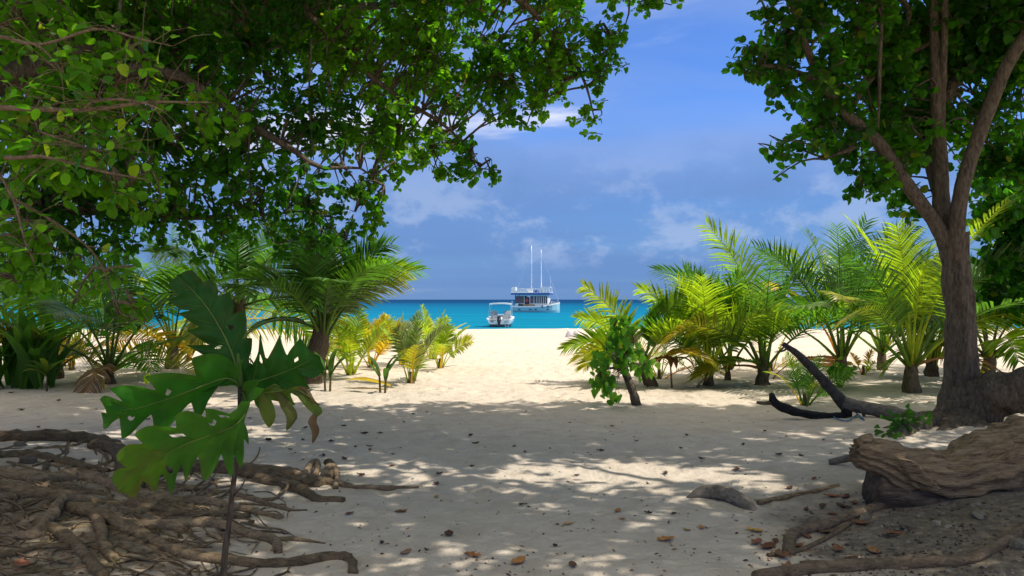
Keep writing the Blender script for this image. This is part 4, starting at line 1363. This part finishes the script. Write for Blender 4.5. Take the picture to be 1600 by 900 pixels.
fb = G(1322, 652)
D0 = fb.y
fbt = thing('fallen_branch', fb, 'forked dead branch with charred arm lying behind the driftwood', 'branch')
m = MB()
tube(m, [P(1224, 537, D0 - .1), P(1250, 557, D0 - .1), P(1285, 593, D0), P(1322, 636, D0 + .02)], [.03, .05, .062, .085], n=26, sides=12, rough=.2, rscale=8)
tube(m, [P(1232, 543, D0 - .1), P(1222, 549, D0 - .15), P(1210, 550, D0 - .2)], [.02, .012, .005], n=6, sides=6)
m.build('slanting_arm', mat_bark('dark_deadwood', (.02, .017, .015), (.055, .047, .04), (.12, .10, .085), sc=(1, 1, .4), scale=24, dist=.015), fbt)
m = MB()
tube(m, [P(1318, 630, D0 + .02), P(1350, 637, D0 - .1), P(1395, 645, D0 - .4), P(1440, 655, D0 - .7)], [.09, .085, .085, .075], n=24, sides=14, rough=.16, rscale=8)
tube(m, [P(1348, 640, D0 - .1), P(1350, 650, D0 - .1), P(1348, 656, D0 - .1)], [.03, .02, .01], n=5, sides=7)
m.build('grey_arm', M['grey'], fbt)
m = MB()
tube(m, [P(1205, 615, D0 + .1), P(1212, 630, D0 + .1), P(1240, 642, D0 + .05), P(1280, 650, D0), P(1318, 652, D0), P(1324, 640, D0)], [.035, .062, .06, .055, .07, .08], n=34, sides=12, rough=.25, rscale=9, jag=.4)
m.build('charred_arm', M['char'], fbt)
m = MB()
tube(m, [P(1182, 629, D0 + .15), P(1197, 630, D0 + .12), P(1212, 629, D0 + .1)], [.02, .03, .03], n=8, sides=8, rough=.25, rscale=12)
m.build('stub', M['twig'], fbt)
m = MB()
rp = [G(1300, 652, .02), G(1310, 658, .02), G(1325, 660, .02), G(1340, 652, .03), G(1350, 657, .01), G(1330, 648, .1), G(1338, 640, .1)]
tube(m, rp, [.009] * 7, n=36, sides=6)
tag(m.build('rope_scrap', M['rope']), 'scrap of blue rope tangled at the charred branch', 'rope')

# long bare roots over the right-hand mound
for k, (pp, r, lb) in enumerate([([(1180, 912), (1260, 898), (1350, 892), (1440, 888), (1510, 882), (1560, 858), (1620, 822)], 11, 'long pale root crossing the bottom right corner'),
                                 ([(1232, 868), (1236, 845), (1252, 836), (1290, 826), (1340, 808), (1380, 795)], 10, 'bent root sticking out of the sand below the sawn log'),
                                 ([(1185, 788), (1230, 780), (1270, 772), (1310, 762)], 4, 'thin pale root lying beside the half sunk log'),
                                 ([(1200, 870), (1250, 862), (1300, 840), (1330, 820)], 4, 'thin dark twig among litter near bent root'),
                                 ([(1420, 895), (1330, 885), (1270, 880), (1250, 882)], 3, 'dark thin stick resting along the pale root')]):
    pts = [G(a, b_) for a, b_ in pp]
    m = MB()
    tube(m, [q + Vector((0, 0, r * q.y / F * .5)) for q in pts], [r * q.y / F * (1 - .35 * i / len(pts)) for i, q in enumerate(pts)], n=40, sides=10, rough=.22, rscale=9, seed=k * 3.0)
    tag(m.build('bare_root' if k < 3 else 'stick', M['root'] if k in (0, 1) else (M['drift'] if k == 2 else M['twig'])), lb, 'root' if k < 3 else 'stick')


# ------------------------------------------------------------------ stones and rubble on the right mound
def stone_mesh(seed):
    m = MB()
    vs, fs = [], []
    nu, nv = 10, 6
    for i in range(nv + 1):
        th = math.pi * i / nv
        for j in range(nu):
            ph = 2 * math.pi * j / nu
            v = Vector((math.sin(th) * math.cos(ph), math.sin(th) * math.sin(ph) * .75, math.cos(th) * .6))
            v *= 1 + .55 * noise.noise((v.x * 1.5 + seed * 7, v.y * 1.5, v.z * 1.5))
            vs.append(v)
    for i in range(nv):
        for j in range(nu):
            fs.append((i * nu + j, (i + 1) * nu + j, (i + 1) * nu + (j + 1) % nu, i * nu + (j + 1) % nu))
    return vs, fs


random.seed(31)
for (px, py, s, c, lb) in [(1466, 868, .04, (.4, .35, .27), 'round pale stone above the pale root'), (1352, 812, .055, (.36, .32, .26), 'grey stone in litter left of the sawn log'),
                           (1270, 818, .06, (.3, .26, .21), 'upright grey chunk beside the bent root'), (1530, 808, .07, (.36, .33, .28), 'flat pale stone under the driftwood log'),
                           (1464, 822, .035, (.6, .55, .47), 'bright coral chip in the middle of the rubble'), (1482, 826, .03, (.62, .58, .5), 'bright coral chip right of the other bright chip'), (1590, 858, .07, (.3, .28, .24), 'dark stone at right edge above the pale root'),
                           (1420, 828, .05, (.26, .22, .18), 'brown stone left of the bright coral chips'), (30, 698, .06, (.32, .28, .24), 'grey stone beneath the top root at left'), (45, 722, .09, (.2, .17, .14), 'dark lump of stone among roots at left'), (1510, 675, .09, (.5, .47, .4), 'pale stone lodged at the foot of the forked trunk')]:
    vs, fs = stone_mesh(random.random() * 9)
    q = G(px, py) if py > 690 else P(px, py, 8.9)
    m = MB()
    rz = Matrix.Rotation(random.uniform(0, 6), 3, 'Z')
    m.add([q + rz @ v * s + Vector((0, 0, s * .1)) for v in vs], fs, tuple(x * k_ for x, k_ in zip(c, (.5, .46, .4))))
    tag(m.build('stone', M['stone'], smooth=False), lb, 'stone', 'stones on the root mounds')
m = MB()
for i in range(900):
    px = random.gauss(1440, 110)
    py = random.uniform(785, 915)
    if px < 1210 + (915 - py) * .9 or px > 1660:
        continue
    q = G(px, py)
    s = random.choice((.006, .01, .014, .022)) * random.uniform(.7, 1.4)
    vs = [Vector((random.uniform(.5, 1) * a, random.uniform(.4, 1) * b_, random.uniform(.3, .8) * c_)) for a, b_, c_ in ((1, 0, 0), (-1, 0, 0), (0, 1, 0), (0, -1, 0), (0, 0, 1), (0, 0, -1))]
    sh = random.choice((.05, .08, .12, .17, .25))
    m.add([q + v * s for v in vs], [(0, 2, 4), (2, 1, 4), (1, 3, 4), (3, 0, 4), (2, 0, 5), (1, 2, 5), (3, 1, 5), (0, 3, 5)], (sh, sh * .88, sh * .74))
tag(m.build('coral_rubble', M['stone'], smooth=False), 'scattered coral rubble and grit on the right mound', None, None, 'stuff')


# ------------------------------------------------------------------ fallen leaves
def dry_leaf(px, py, size, c, label, group=None, curl=.5, rz=None):
    q = G(px, py)
    m = MB()
    N = 7
    vs, fs = [], []
    rz = random.uniform(0, 6.28) if rz is None else rz
    ca, sa = math.cos(rz), math.sin(rz)
    for i in range(N):
        u = i / (N - 1)
        w = .27 * math.sin(math.pi * (.06 + .9 * u)) ** .8 * (1 + .5 * noise.noise((u * 5, px, py)))
        for j in (-1, -.5, 0, .5, 1):
            x, y = u - .5, w * j
            z = curl * (2.6 * (y * y) + .9 * (u - .5) ** 2) + .09 * noise.noise((px + u * 3, j, py))
            vs.append(q + Vector(((x * ca - y * sa) * size, (x * sa + y * ca) * size, z * size + .006)))
    for i in range(N - 1):
        for j in range(4):
            a = i * 5 + j
            fs.append((a, a + 1, a + 6, a + 5))
    m.add(vs, fs, c)
    o = m.build('dry_leaf', M['debris'])
    return tag(o, label, 'leaf', group or 'fallen leaves on the sand')


random.seed(41)
O1, O2, BR, DKL = (.42, .20, .06), (.36, .15, .05), (.16, .075, .04), (.05, .032, .024)
for (px, py, s, c, lb) in [(1180, 831, .12, (.48, .27, .05), 'yellow fallen leaf right of the path, left of the litter'), (1096, 826, .08, O1, 'orange fallen leaf below the half sunk log'), (810, 881, .14, O1, 'torn orange leaf at the bottom centre'),
                           (740, 872, .12, O2, 'brown-orange leaf left of the torn orange one'), (887, 821, .08, (.46, .28, .08), 'small tan leaf alone in mid path'), (965, 800, .09, O2, 'reddish leaf on a sunny streak left of the half sunk log'), (1040, 847, .13, O1, 'flat orange leaf with stalk right of bottom centre'),
                           (972, 815, .06, O1, 'small orange leaf just below the reddish one'), (682, 779, .07, (.45, .26, .08), 'curled tan leaf in the left of the path'), (627, 802, .10, BR, 'brown boat-shaped leaf left of the path'), (895, 886, .09, (.10, .05, .03), 'dark curled leaf at the bottom right of the torn orange one'),
                           (634, 869, .10, (.2, .12, .08), 'dull brown leaf at the bottom left of the path'), (1073, 830, .06, (.4, .26, .08), 'tiny yellow leaf left of the orange leaf under the log'), (1300, 779, .13, (.19, .07, .03), 'large red-brown leaf left of the sawn log'), (1322, 778, .12, (.11, .04, .025), 'dark red-brown leaf touching the sawn log side'),
                           (1272, 750, .08, (.2, .07, .03), 'red-brown leaf on the shady sand left of driftwood'), (1104, 765, .09, (.13, .05, .03), 'upright dark red leaf above the half sunk log'), (1234, 765, .10, (.10, .05, .035), 'dark brown leaf cluster left of the thin pale root'), (1182, 852, .13, (.24, .10, .05), 'russet leaf at the left end of litter'),
                           (1200, 858, .15, (.14, .06, .03), 'dark russet leaf under the bent root'), (1230, 845, .07, (.42, .15, .04), 'bright rust leaf beside the bent root'), (1275, 889, .10, (.2, .11, .04), 'olive brown leaf at the bottom on the pale root'), (103, 727, .11, (.55, .2, .03), 'vivid orange leaf lying among the left roots'), (35, 886, .16, (.24, .09, .05), 'rusty leaf in the bottom left corner'),
                           (115, 697, .08, (.3, .11, .05), 'reddish scrap on the top root at left'), (300, 672, .09, (.06, .035, .03), 'dark leaf right of the hanging withered leaf tip'), (150, 640, .06, (.3, .12, .05), 'small rusty leaf on the far left sand'), (1365, 866, .14, (.3, .16, .07), 'pale brown leaf on the mound above the pale root'),
                           (546, 805, .08, BR, 'brown leaf right of the knotted root end'), (390, 820, .09, (.1, .06, .04), 'dark leaf behind the sapling stem')]:
    dry_leaf(px, py, s, c, lb)
for k, (px, py) in enumerate([(1212, 848), (1222, 872), (1248, 858), (1262, 842), (1300, 806), (1318, 796), (1335, 790), (1290, 838), (1345, 822), (1230, 888), (1310, 862), (1395, 838), (1405, 880), (1330, 880), (1260, 800), (1285, 795)]):
    dry_leaf(px, py, random.uniform(.07, .14), random.choice(((.2, .09, .045), (.13, .06, .035), (.26, .13, .06), (.09, .05, .035))), 'brown curled leaf in the litter below the sawn log', 'brown leaves in the litter at lower right', curl=.7)
small = [(570, 680), (552, 701), (577, 703), (616, 713), (596, 676), (746, 695), (681, 758), (684, 745), (890, 661), (993, 689), (800, 700), (818, 706), (735, 730), (1075, 682), (1195, 675), (612, 730), (815, 792), (630, 660), (645, 648), (668, 645), (820, 645), (734, 680), (1290, 690), (1215, 712), (1162, 697), (1255, 712), (1100, 720), (1060, 700), (540, 665), (520, 690), (480, 668), (505, 715), (470, 690), (450, 705), (560, 745), (130, 662), (60, 668), (230, 655), (330, 660), (30, 640), (90, 628), (180, 640), (240, 672), (420, 690), (1040, 742), (935, 705), (905, 745), (1010, 802), (1055, 803), (865, 858), (700, 840), (600, 850), (580, 700), (540, 720), (390, 655), (350, 640), (20, 615), (130, 612), (1225, 685), (1150, 735), (960, 668)]
for (px, py) in small:
    dry_leaf(px + random.uniform(-4, 4), py + random.uniform(-2, 2), random.uniform(.05, .11), random.choice((DKL, DKL, (.09, .05, .035), (.13, .07, .04))), 'small dark dead leaf lying on the shaded sand', 'small dark leaves on the shaded sand', curl=.8)
m = MB()
for i in range(1500):
    px, py = random.uniform(-20, 1620), 590 + 325 * random.random() ** .8
    if i % 3 == 0:
        px = random.choice((random.gauss(1330, 120), random.gauss(1330, 120), random.gauss(180, 130)))
        py = random.uniform(760, 915)
    q = G(px, py)
    s = random.uniform(.006, .022)
    a = random.uniform(0, 6.28)
    dv = Vector((math.cos(a), math.sin(a), random.uniform(-.1, .3)))
    nv_ = Vector((-dv.y, dv.x, random.uniform(0, .5))) * random.uniform(.15, .5)
    c = random.choice((DKL, DKL, BR, (.25, .15, .08)))
    q = q + Vector((0, 0, .004))
    m.add([q - dv * s, q + nv_ * s, q + dv * s, q - nv_ * s, q + Vector((0, 0, s * .4))], [(0, 1, 4), (1, 2, 4), (2, 3, 4), (3, 0, 4)], c)
tag(m.build('leaf_litter', M['debris'], smooth=False), 'fine dark crumbs of litter strewn over the sand', None, None, 'stuff')

# weathered planks behind the right-hand palms
b = G(1292, 574)
random.seed(3)
for k, (dx, dy, dz, L, rz, lb) in enumerate([(-.3, 0, .06, 1.3, .1, 'orange-brown plank lying lowest in the heap behind palms'), (.1, .15, .14, 1.0, -.12, 'orange-brown plank on top of the heap behind palms'), (.45, .4, .1, .8, .5, 'short brown plank leaning at the back of the heap')]):
    m = MB()
    m.box(b + Vector((dx, dy, dz)), (L, .2, .07), Matrix.Rotation(rz, 3, 'Z') @ Matrix.Rotation(.1 * k, 3, 'Y'))
    tag(m.build('plank', M['pot'], smooth=False), lb, 'plank', 'planks behind the palms')

# bags with towels on the beach crest
bg = G(890, 527)
for k, (dx, lb) in enumerate(((0, 'pale slumped beach bag with a white towel at the waterline'), (.27, 'second pale beach bag right of the other, under palm tip'))):
    c = bg + Vector((dx, .05 * k, 0))
    t = thing('beach_bag', c, lb, 'bag', 'beach bags')
    m = MB()
    s = 1.0
    n = 14
    vs, fs = [], []
    prof = [(.2, 0), (.19, .06), (.14, .16), (.09, .24), (.05, .28)]
    for (r, z) in prof:
        for j in range(n):
            a = 2 * math.pi * j / n
            rr = r * (1 + .15 * noise.noise((a, z * 9, k * 5)))
            vs.append(c + Vector((math.cos(a) * rr, math.sin(a) * rr * .7, z)))
    for i in range(len(prof) - 1):
        for j in range(n):
            fs.append((i * n + j, i * n + (j + 1) % n, (i + 1) * n + (j + 1) % n, (i + 1) * n + j))
    m.add(vs, fs); m.build('sack', M['lilac'], t)
    m = MB()
    sgn = 1 if k else -1
    tube(m, [c + Vector((0, 0, .22)), c + Vector((.05 * sgn, 0, .29)), c + Vector((.12 * sgn, 0, .36))], [.05, .05, .03], n=8, sides=10, rough=.3, rscale=9)
    m.build('towel', M['towel'], t)

# ------------------------------------------------------------------ motorboat
def loft(m, stations, mi_low=0, zsplit=None):
    """stations: list of (y, [(x,z)...]) half sections from keel to gunwale"""
    n = len(stations[0][1])
    vs, fs, mi = [], [], []
    for (y, sec) in stations:
        for (x, z) in [(-a, b_) for a, b_ in reversed(sec)] + [(a, b_) for a, b_ in sec]:
            vs.append((x, y, z))
    W = 2 * n
    for i in range(len(stations) - 1):
        for j in range(W - 1):
            if j == n - 1:
                continue
            a = i * W + j
            fs.append((a, a + 1, a + W + 1, a + W))
    b0 = len(m.v)
    m.add(vs, fs)
    # transom
    m.add([vs[j] for j in range(W)], [tuple(range(W))])


def boat_space(loc, rz):
    R = Matrix.Translation(loc) @ Matrix.Rotation(rz, 4, 'Z')

    def fin(mb_, name, mats, parent, smooth=False):
        mb_.v = [tuple(R @ Vector(v)) for v in mb_.v]
        return mb_.build(name, mats, parent, smooth=smooth)
    return fin, R


MD = 72.0
mloc = Vector(((780 - 800) / F * MD, MD, SEA))
mboat = thing('motorboat', mloc, 'small white open motorboat with sun canopy, stern towards the beach', 'boat')
fin, RM = boat_space(mloc, RD(-3))
st = [(0, 1.02), (.6, 1.16), (2.0, 1.24), (3.4, 1.18), (4.6, .88), (5.4, .48), (6.0, .04)]
m = MB()
loft(m, [(y, [(0.02, -.35 + .06 * y * (y > 4)), (b_ * .8, .0 + .03 * y), (b_ * .9, .27 + .03 * y)]) for y, b_ in st])
fin(m, 'lower_hull', M['navy'], mboat)
m = MB()
loft(m, [(y, [(b_ * .2, .272 + .03 * y), (b_ * .9, .272 + .03 * y), (b_ * 1.0, .5 + .04 * y), (b_ * 1.07, .74 + .05 * y)]) for y, b_ in st])
for y0, y1 in zip(st[:-1], st[1:]):
    for sg in (-1, 1):
        m.add([(sg * y0[1] * 1.07, y0[0], .742 + .05 * y0[0]), (sg * y1[1] * 1.07, y1[0], .742 + .05 * y1[0]), (sg * y1[1] * .86, y1[0], .742 + .05 * y1[0]), (sg * y0[1] * .86, y0[0], .742 + .05 * y0[0])], [(0, 1, 2, 3) if sg > 0 else (3, 2, 1, 0)])
fin(m, 'hull', M['white'], mboat)
for sg in (-1, 1):
    m = MB(); m.box((sg * .62, .25, .66), (.62, .5, .16)); fin(m, 'stern_seat', M['white'], mboat)
    m = MB(); m.box((sg * .66, -.012, .52), (.34, .02, .07)); fin(m, 'vent', M['black'], mboat)
    m = MB(); m.box((sg * .62, 2.3, .95), (.62, .7, .5)); fin(m, 'console', M['greyplast'], mboat)
    m = MB(); m.box((sg * .66, 2.1, 1.35), (.70, .03, .36), Matrix.Rotation(RD(-18), 3, 'X')); fin(m, 'windscreen', M['screen'], mboat)
    m = MB(); m.box((sg * .5, 1.4, .85), (.42, .4, .5)); fin(m, 'helm_seat', M['greyplast'], mboat)
m = MB(); m.box((0, 3.6, 1.0), (1.4, 1.2, .25)); fin(m, 'foredeck', M['white'], mboat)
m = MB()
N = 9
cv = []
for i in range(N):
    x = -1.0 + 2.0 * i / (N - 1)
    for y in (.9, 2.9):
        cv.append((x, y, 2.31 - .07 * (x / 1.0) ** 2))
        cv.append((x, y, 2.17 - .07 * (x / 1.0) ** 2))
fsx = []
for i in range(N - 1):
    a = i * 4
    fsx += [(a, a + 4, a + 6, a + 2), (a + 1, a + 3, a + 7, a + 5), (a, a + 1, a + 5, a + 4), (a + 2, a + 6, a + 7, a + 3)]
fsx += [(0, 2, 3, 1), (4 * N - 4, 4 * N - 3, 4 * N - 1, 4 * N - 2)]
m.add(cv, fsx); fin(m, 'canopy', M['white'], mboat)
for sg in (-1, 1):
    for y in (1.0, 2.8):
        m = MB(); tube(m, [Vector((sg * .96, y, 2.14)), Vector((sg * 1.06, y + .1, 1.4)), Vector((sg * 1.1, y + .1, .78))], [.018] * 3, n=4, sides=6); fin(m, 'canopy_pole', M['steel'], mboat)
m = MB(); m.box((0, -.22, .78), (.36, .42, .52), taper=.8); m.box((0, -.25, .35), (.2, .3, .5)); m.box((0, -.28, -.1), (.14, .22, .5)); fin(m, 'outboard_motor', M['black'], mboat)
m = MB(); m.box((.06, -.435, .78), (.05, .012, .2)); fin(m, 'motor_emblem', M['greyplast'], mboat)
m = MB()
for z in (.1, .3, .5):
    m.box((.72, -.06, z), (.34, .04, .04))
for x in (.56, .88):
    m.box((x, -.06, .28), (.03, .05, .56))
fin(m, 'swim_ladder', M['steel'], mboat)
m = MB(); m.box((-.17, -.1, .35), (.06, .14, .3)); fin(m, 'trim_bracket', M['white'], mboat)

# ------------------------------------------------------------------ two-deck excursion boat
SDD = 156.0
sl = Vector(((838 - 800) / F * SDD, SDD, SEA))
sboat = thing('excursion_boat', sl, 'two-deck white and blue excursion boat with two tall masts at anchor', 'boat')
fin, RS = boat_space(sl, RD(-90 - 14))     # local +y = bow (points right, a little towards us)
st = [(-4.7, 1.25, 1.15), (-4.0, 1.45, 1.12), (-2, 1.6, 1.1), (0, 1.65, 1.12), (2, 1.5, 1.25), (3.5, 1.05, 1.5), (4.3, .55, 1.72), (4.85, .05, 1.95)]
m = MB()
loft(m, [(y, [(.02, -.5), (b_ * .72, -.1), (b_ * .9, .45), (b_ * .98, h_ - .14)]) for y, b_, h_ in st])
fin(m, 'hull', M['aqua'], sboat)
m = MB()
loft(m, [(y, [(b_ * .5, h_ - .138), (b_ * 1.03, h_ - .138), (b_ * 1.06, h_), (b_ * 1.04, h_ + .16)]) for y, b_, h_ in st])
fin(m, 'gunwale', M['white'], sboat)
m = MB()
for y0, y1 in zip(st[:-1], st[1:]):
    m.add([(-y0[1], y0[0], y0[2] - .05), (y0[1], y0[0], y0[2] - .05), (y1[1], y1[0], y1[2] - .05), (-y1[1], y1[0], y1[2] - .05)], [(0, 1, 2, 3)])
fin(m, 'deck', M['tan'], sboat)
for y in (-3.2, -.9, .2, 2.6):
    for sg in (-1, 1):
        b_ = np.interp(y, [s[0] for s in st], [s[1] for s in st])
        m = MB(); m.box((sg * b_ * .97, y, .62), (.06, .42, .16)); fin(m, 'porthole', M['black'], sboat)
# deckhouse: posts, lower wall, windows
HW, Y0, Y1, ZB, ZT = 1.28, -4.1, 2.6, 1.1, 3.55
for sg in (-1, 1):
    m = MB(); m.box((sg * HW, (Y0 + Y1) / 2, ZB + .35), (.08, Y1 - Y0, .7)); fin(m, 'wall', M['white'], sboat)
    m = MB(); m.box((sg * HW, (Y0 + Y1) / 2, ZT - .12), (.081, Y1 - Y0, .24)); fin(m, 'wall_top', M['white'], sboat)
    ed = [(-4.05, -3.3), (-3.2, -2.3), (-.95, -.25), (-.15, .35), (.45, .8), (.9, 1.25), (1.35, 1.7), (1.8, 2.1), (2.2, 2.5)]
    for a, b_ in ed:
        m = MB(); m.box((sg * (HW + .012), (a + b_) / 2, ZB + 1.5), (.05, b_ - a, 1.55)); fin(m, 'window', M['glass'], sboat)
    for y in (-4.1, -3.25, -2.2, -1.05, -.2, .4, .85, 1.3, 1.75, 2.15, 2.55):
        m = MB(); m.box((sg * (HW + .02), y, (ZB + ZT) / 2 + .2), (.1, .09, ZT - ZB - .5)); fin(m, 'post', M['white'] if y > -.5 or y in (-2.2, -1.05) else M['blue'], sboat)
for y in (Y0 + .05, Y1):
    m = MB(); m.box((0, y, (ZB + ZT) / 2), (2 * HW, .08, ZT - ZB - .01)); fin(m, 'end_wall', M['white'], sboat)
m = MB(); m.box((HW + .03, -1.6, ZB + 1.0), (.06, 1.0, 2.0)); fin(m, 'doorway', mat_plain('dark_doorway', (.05, .03, .035), .7), sboat)
m = MB(); m.box((0, -.9, ZT + .2), (3.5, 8.0, .36)); fin(m, 'roof_fascia', M['blue'], sboat)
m = MB(); m.box((0, -.9, ZT + .42), (3.6, 8.1, .1)); fin(m, 'roof_deck', M['white'], sboat)
for x in (-1.7, 1.7):
    for y in np.linspace(-4.8, 3.0, 14):
        m = MB(); m.box((x, float(y), ZT + .85), (.05, .05, .8)); fin(m, 'rail_post', M['white'], sboat)
    for z in (.85, 1.25):
        m = MB(); m.box((x, -.9, ZT + z), (.055, 7.9, .06)); fin(m, 'rail', M['white'], sboat)
m = MB(); m.box((1.71, -3.0, ZT + .62), (.06, 3.4, .42)); fin(m, 'rail_panel', M['white'], sboat)
m = MB(); m.box((.9, -4.4, ZT + 1.0), (1.3, .9, 1.1), taper=.9); fin(m, 'roof_locker', M['white'], sboat)
m = MB(); m.box((.7, -1.2, ZT + .8), (1.0, 1.0, .7)); fin(m, 'life_raft_box', M['white'], sboat)
m = MB(); m.box((1.0, .2, ZT + .7), (1.1, .7, .6)); fin(m, 'blue_tarpaulin', M['blue'], sboat)
m = MB(); m.box((0, 2.0, ZT + 1.55), (2.6, 2.1, .1)); fin(m, 'awning', M['white'], sboat)
for x in (-1.2, 1.2):
    for y in (1.05, 2.0, 2.95):
        m = MB(); m.box((x, y, ZT + 1.0), (.06, .06, 1.05)); fin(m, 'awning_post', M['white'], sboat)
for y, hgt, r in ((-.95, 12.9, .12), (1.05, 12.1, .095)):
    m = MB(); tube(m, [Vector((.2, y, ZT)), Vector((.2, y, 8)), Vector((.2, y, hgt + .6))], [r, r * .9, r * .5], n=8, sides=8); mast = fin(m, 'mast', M['white'], sboat, True)
    m = MB(); m.box((.2, y, 8.3), (.5, .16, .12)); fin(m, 'spreader', M['steel'], mast)
for a, b_ in (((.2, -.95, 12.6), (1.5, -4.6, ZT + .5)), ((.2, -.95, 12.6), (-1.5, -4.6, ZT + .5)), ((.2, 1.05, 12.0), (0, 4.7, 2.1)), ((.2, 1.05, 12.0), (1.6, 1.6, ZT + .5))):
    m = MB(); tube(m, [Vector(a), Vector(b_)], [.012, .012], n=2, sides=4); fin(m, 'stay', M['steel'], sboat)
m = MB(); tube(m, [Vector((0, 2.9, ZT + 1.5)), Vector((0, 2.9, ZT + 3.8))], [.02, .012], n=3, sides=5); fin(m, 'aerial', M['white'], sboat)
for i, y in enumerate((2.95, 3.2, 3.45)):
    m = MB(); m.box((.5 - .1 * i, y, 1.95), (.5, .12, .8), Matrix.Rotation(RD(-20), 3, 'X')); fin(m, 'deck_chair', M['blue'] if i != 1 else M['white'], sboat)
m = MB(); m.box((0, 3.7, 1.75), (1.2, .8, .35)); fin(m, 'foredeck_bench', M['white'], sboat)
for y in (3.4, 3.9, 4.4):
    b_ = np.interp(y, [s[0] for s in st], [s[1] for s in st])
    h_ = np.interp(y, [s[0] for s in st], [s[2] for s in st])
    for sg in (-1, 1):
        m = MB(); m.box((sg * b_, y, h_ + .45), (.05, .05, .65)); fin(m, 'bow_rail_post', M['white'], sboat)
for y in (1.6, 2.7):
    b_ = np.interp(y, [s[0] for s in st], [s[1] for s in st])
    m = MB(); tube(m, [Vector((b_ * 1.12, y, 1.5)), Vector((b_ * 1.15, y, 1.2)), Vector((b_ * 1.12, y, .95))], [.06, .13, .06], n=8, sides=10); fin(m, 'fender', M['black'], sboat, True)
m = MB(); m.box((1.45, -1.2, 1.42), (.1, 2.4, .5)); fin(m, 'boarding_panel', M['tan'], sboat)
m = MB(); m.box((1.48, -2.9, 1.45), (.12, 1.0, .5)); fin(m, 'fuel_box', M['black'], sboat)
m = MB(); m.box((.6, -4.9, 1.5), (.3, .3, 1.7), taper=.6); fin(m, 'stern_post', M['white'], sboat)

# person standing in the doorway of the excursion boat
pl = RS @ Vector((1.52, -1.6, 1.16))
me = bpy.data.meshes.new('person')
J = {'pelvis': (0, 0, .92), 'belly': (0, 0, 1.08), 'chest': (0, 0, 1.30), 'neck': (0, 0, 1.48), 'head': (0, -.01, 1.60), 'crown': (0, 0, 1.72),
     'ls': (-.18, 0, 1.42), 'le': (-.25, .02, 1.14), 'lh': (-.2, -.12, .92), 'rs': (.18, 0, 1.42), 're': (.26, .02, 1.14), 'rh': (.24, -.1, .9),
     'lhip': (-.1, 0, .88), 'lk': (-.11, -.02, .48), 'la': (-.11, .02, .08), 'lt': (-.12, -.12, .04), 'rhip': (.1, 0, .88), 'rk': (.11, -.02, .48), 'ra': (.12, .02, .08), 'rt': (.13, -.12, .04)}
RADJ = {'pelvis': .15, 'belly': .14, 'chest': .16, 'neck': .06, 'head': .1, 'crown': .07, 'ls': .065, 'le': .045, 'lh': .035, 'rs': .065, 're': .045, 'rh': .035, 'lhip': .09, 'lk': .06, 'la': .045, 'lt': .04, 'rhip': .09, 'rk': .06, 'ra': .045, 'rt': .04}
E = [('pelvis', 'belly'), ('belly', 'chest'), ('chest', 'neck'), ('neck', 'head'), ('head', 'crown'), ('chest', 'ls'), ('ls', 'le'), ('le', 'lh'), ('chest', 'rs'), ('rs', 're'), ('re', 'rh'), ('pelvis', 'lhip'), ('lhip', 'lk'), ('lk', 'la'), ('la', 'lt'), ('pelvis', 'rhip'), ('rhip', 'rk'), ('rk', 'ra'), ('ra', 'rt')]
keys = list(J)
me.from_pydata([J[k] for k in keys], [(keys.index(a), keys.index(b_)) for a, b_ in E], [])
per = put('person', me, None, pl)
per.rotation_euler = (0, 0, RD(10))
tag(per, 'person in a red top standing in the doorway of the excursion boat', 'person')
sk = per.modifiers.new('skin', 'SKIN')
lay = me.skin_vertices[0] if me.skin_vertices else None
if lay is None:
    bpy.context.view_layer.objects.active = per
    bpy.ops.mesh.customdata_skin_add()
    lay = me.skin_vertices[0]
for i, k in enumerate(keys):
    lay.data[i].radius = (RADJ[k], RADJ[k] * (.75 if k in ('pelvis', 'belly', 'chest') else 1))
    lay.data[i].use_root = (k == 'pelvis')
ss = per.modifiers.new('sub', 'SUBSURF'); ss.levels = 1; ss.render_levels = 1
tp = NT('person_skin_and_clothes')
sepz = tp.new('ShaderNodeSeparateXYZ')
tcp = tp.new('ShaderNodeTexCoord')
tp.link(tcp.outputs['Object'], sepz.inputs[0])
cz = tp.ramp(tp.math('DIVIDE', sepz.outputs[2], 2.0), [(0.0, (.3, .17, .11)), (.29, (.3, .17, .11)), (.30, (.04, .05, .09)), (.47, (.04, .05, .09)), (.48, (.5, .09, .08)), (.735, (.5, .09, .08)), (.745, (.3, .17, .11)), (.82, (.3, .17, .11)), (.83, (.02, .015, .012))])
me.materials.append(tp.done(tp.pbr(cz, .7)))
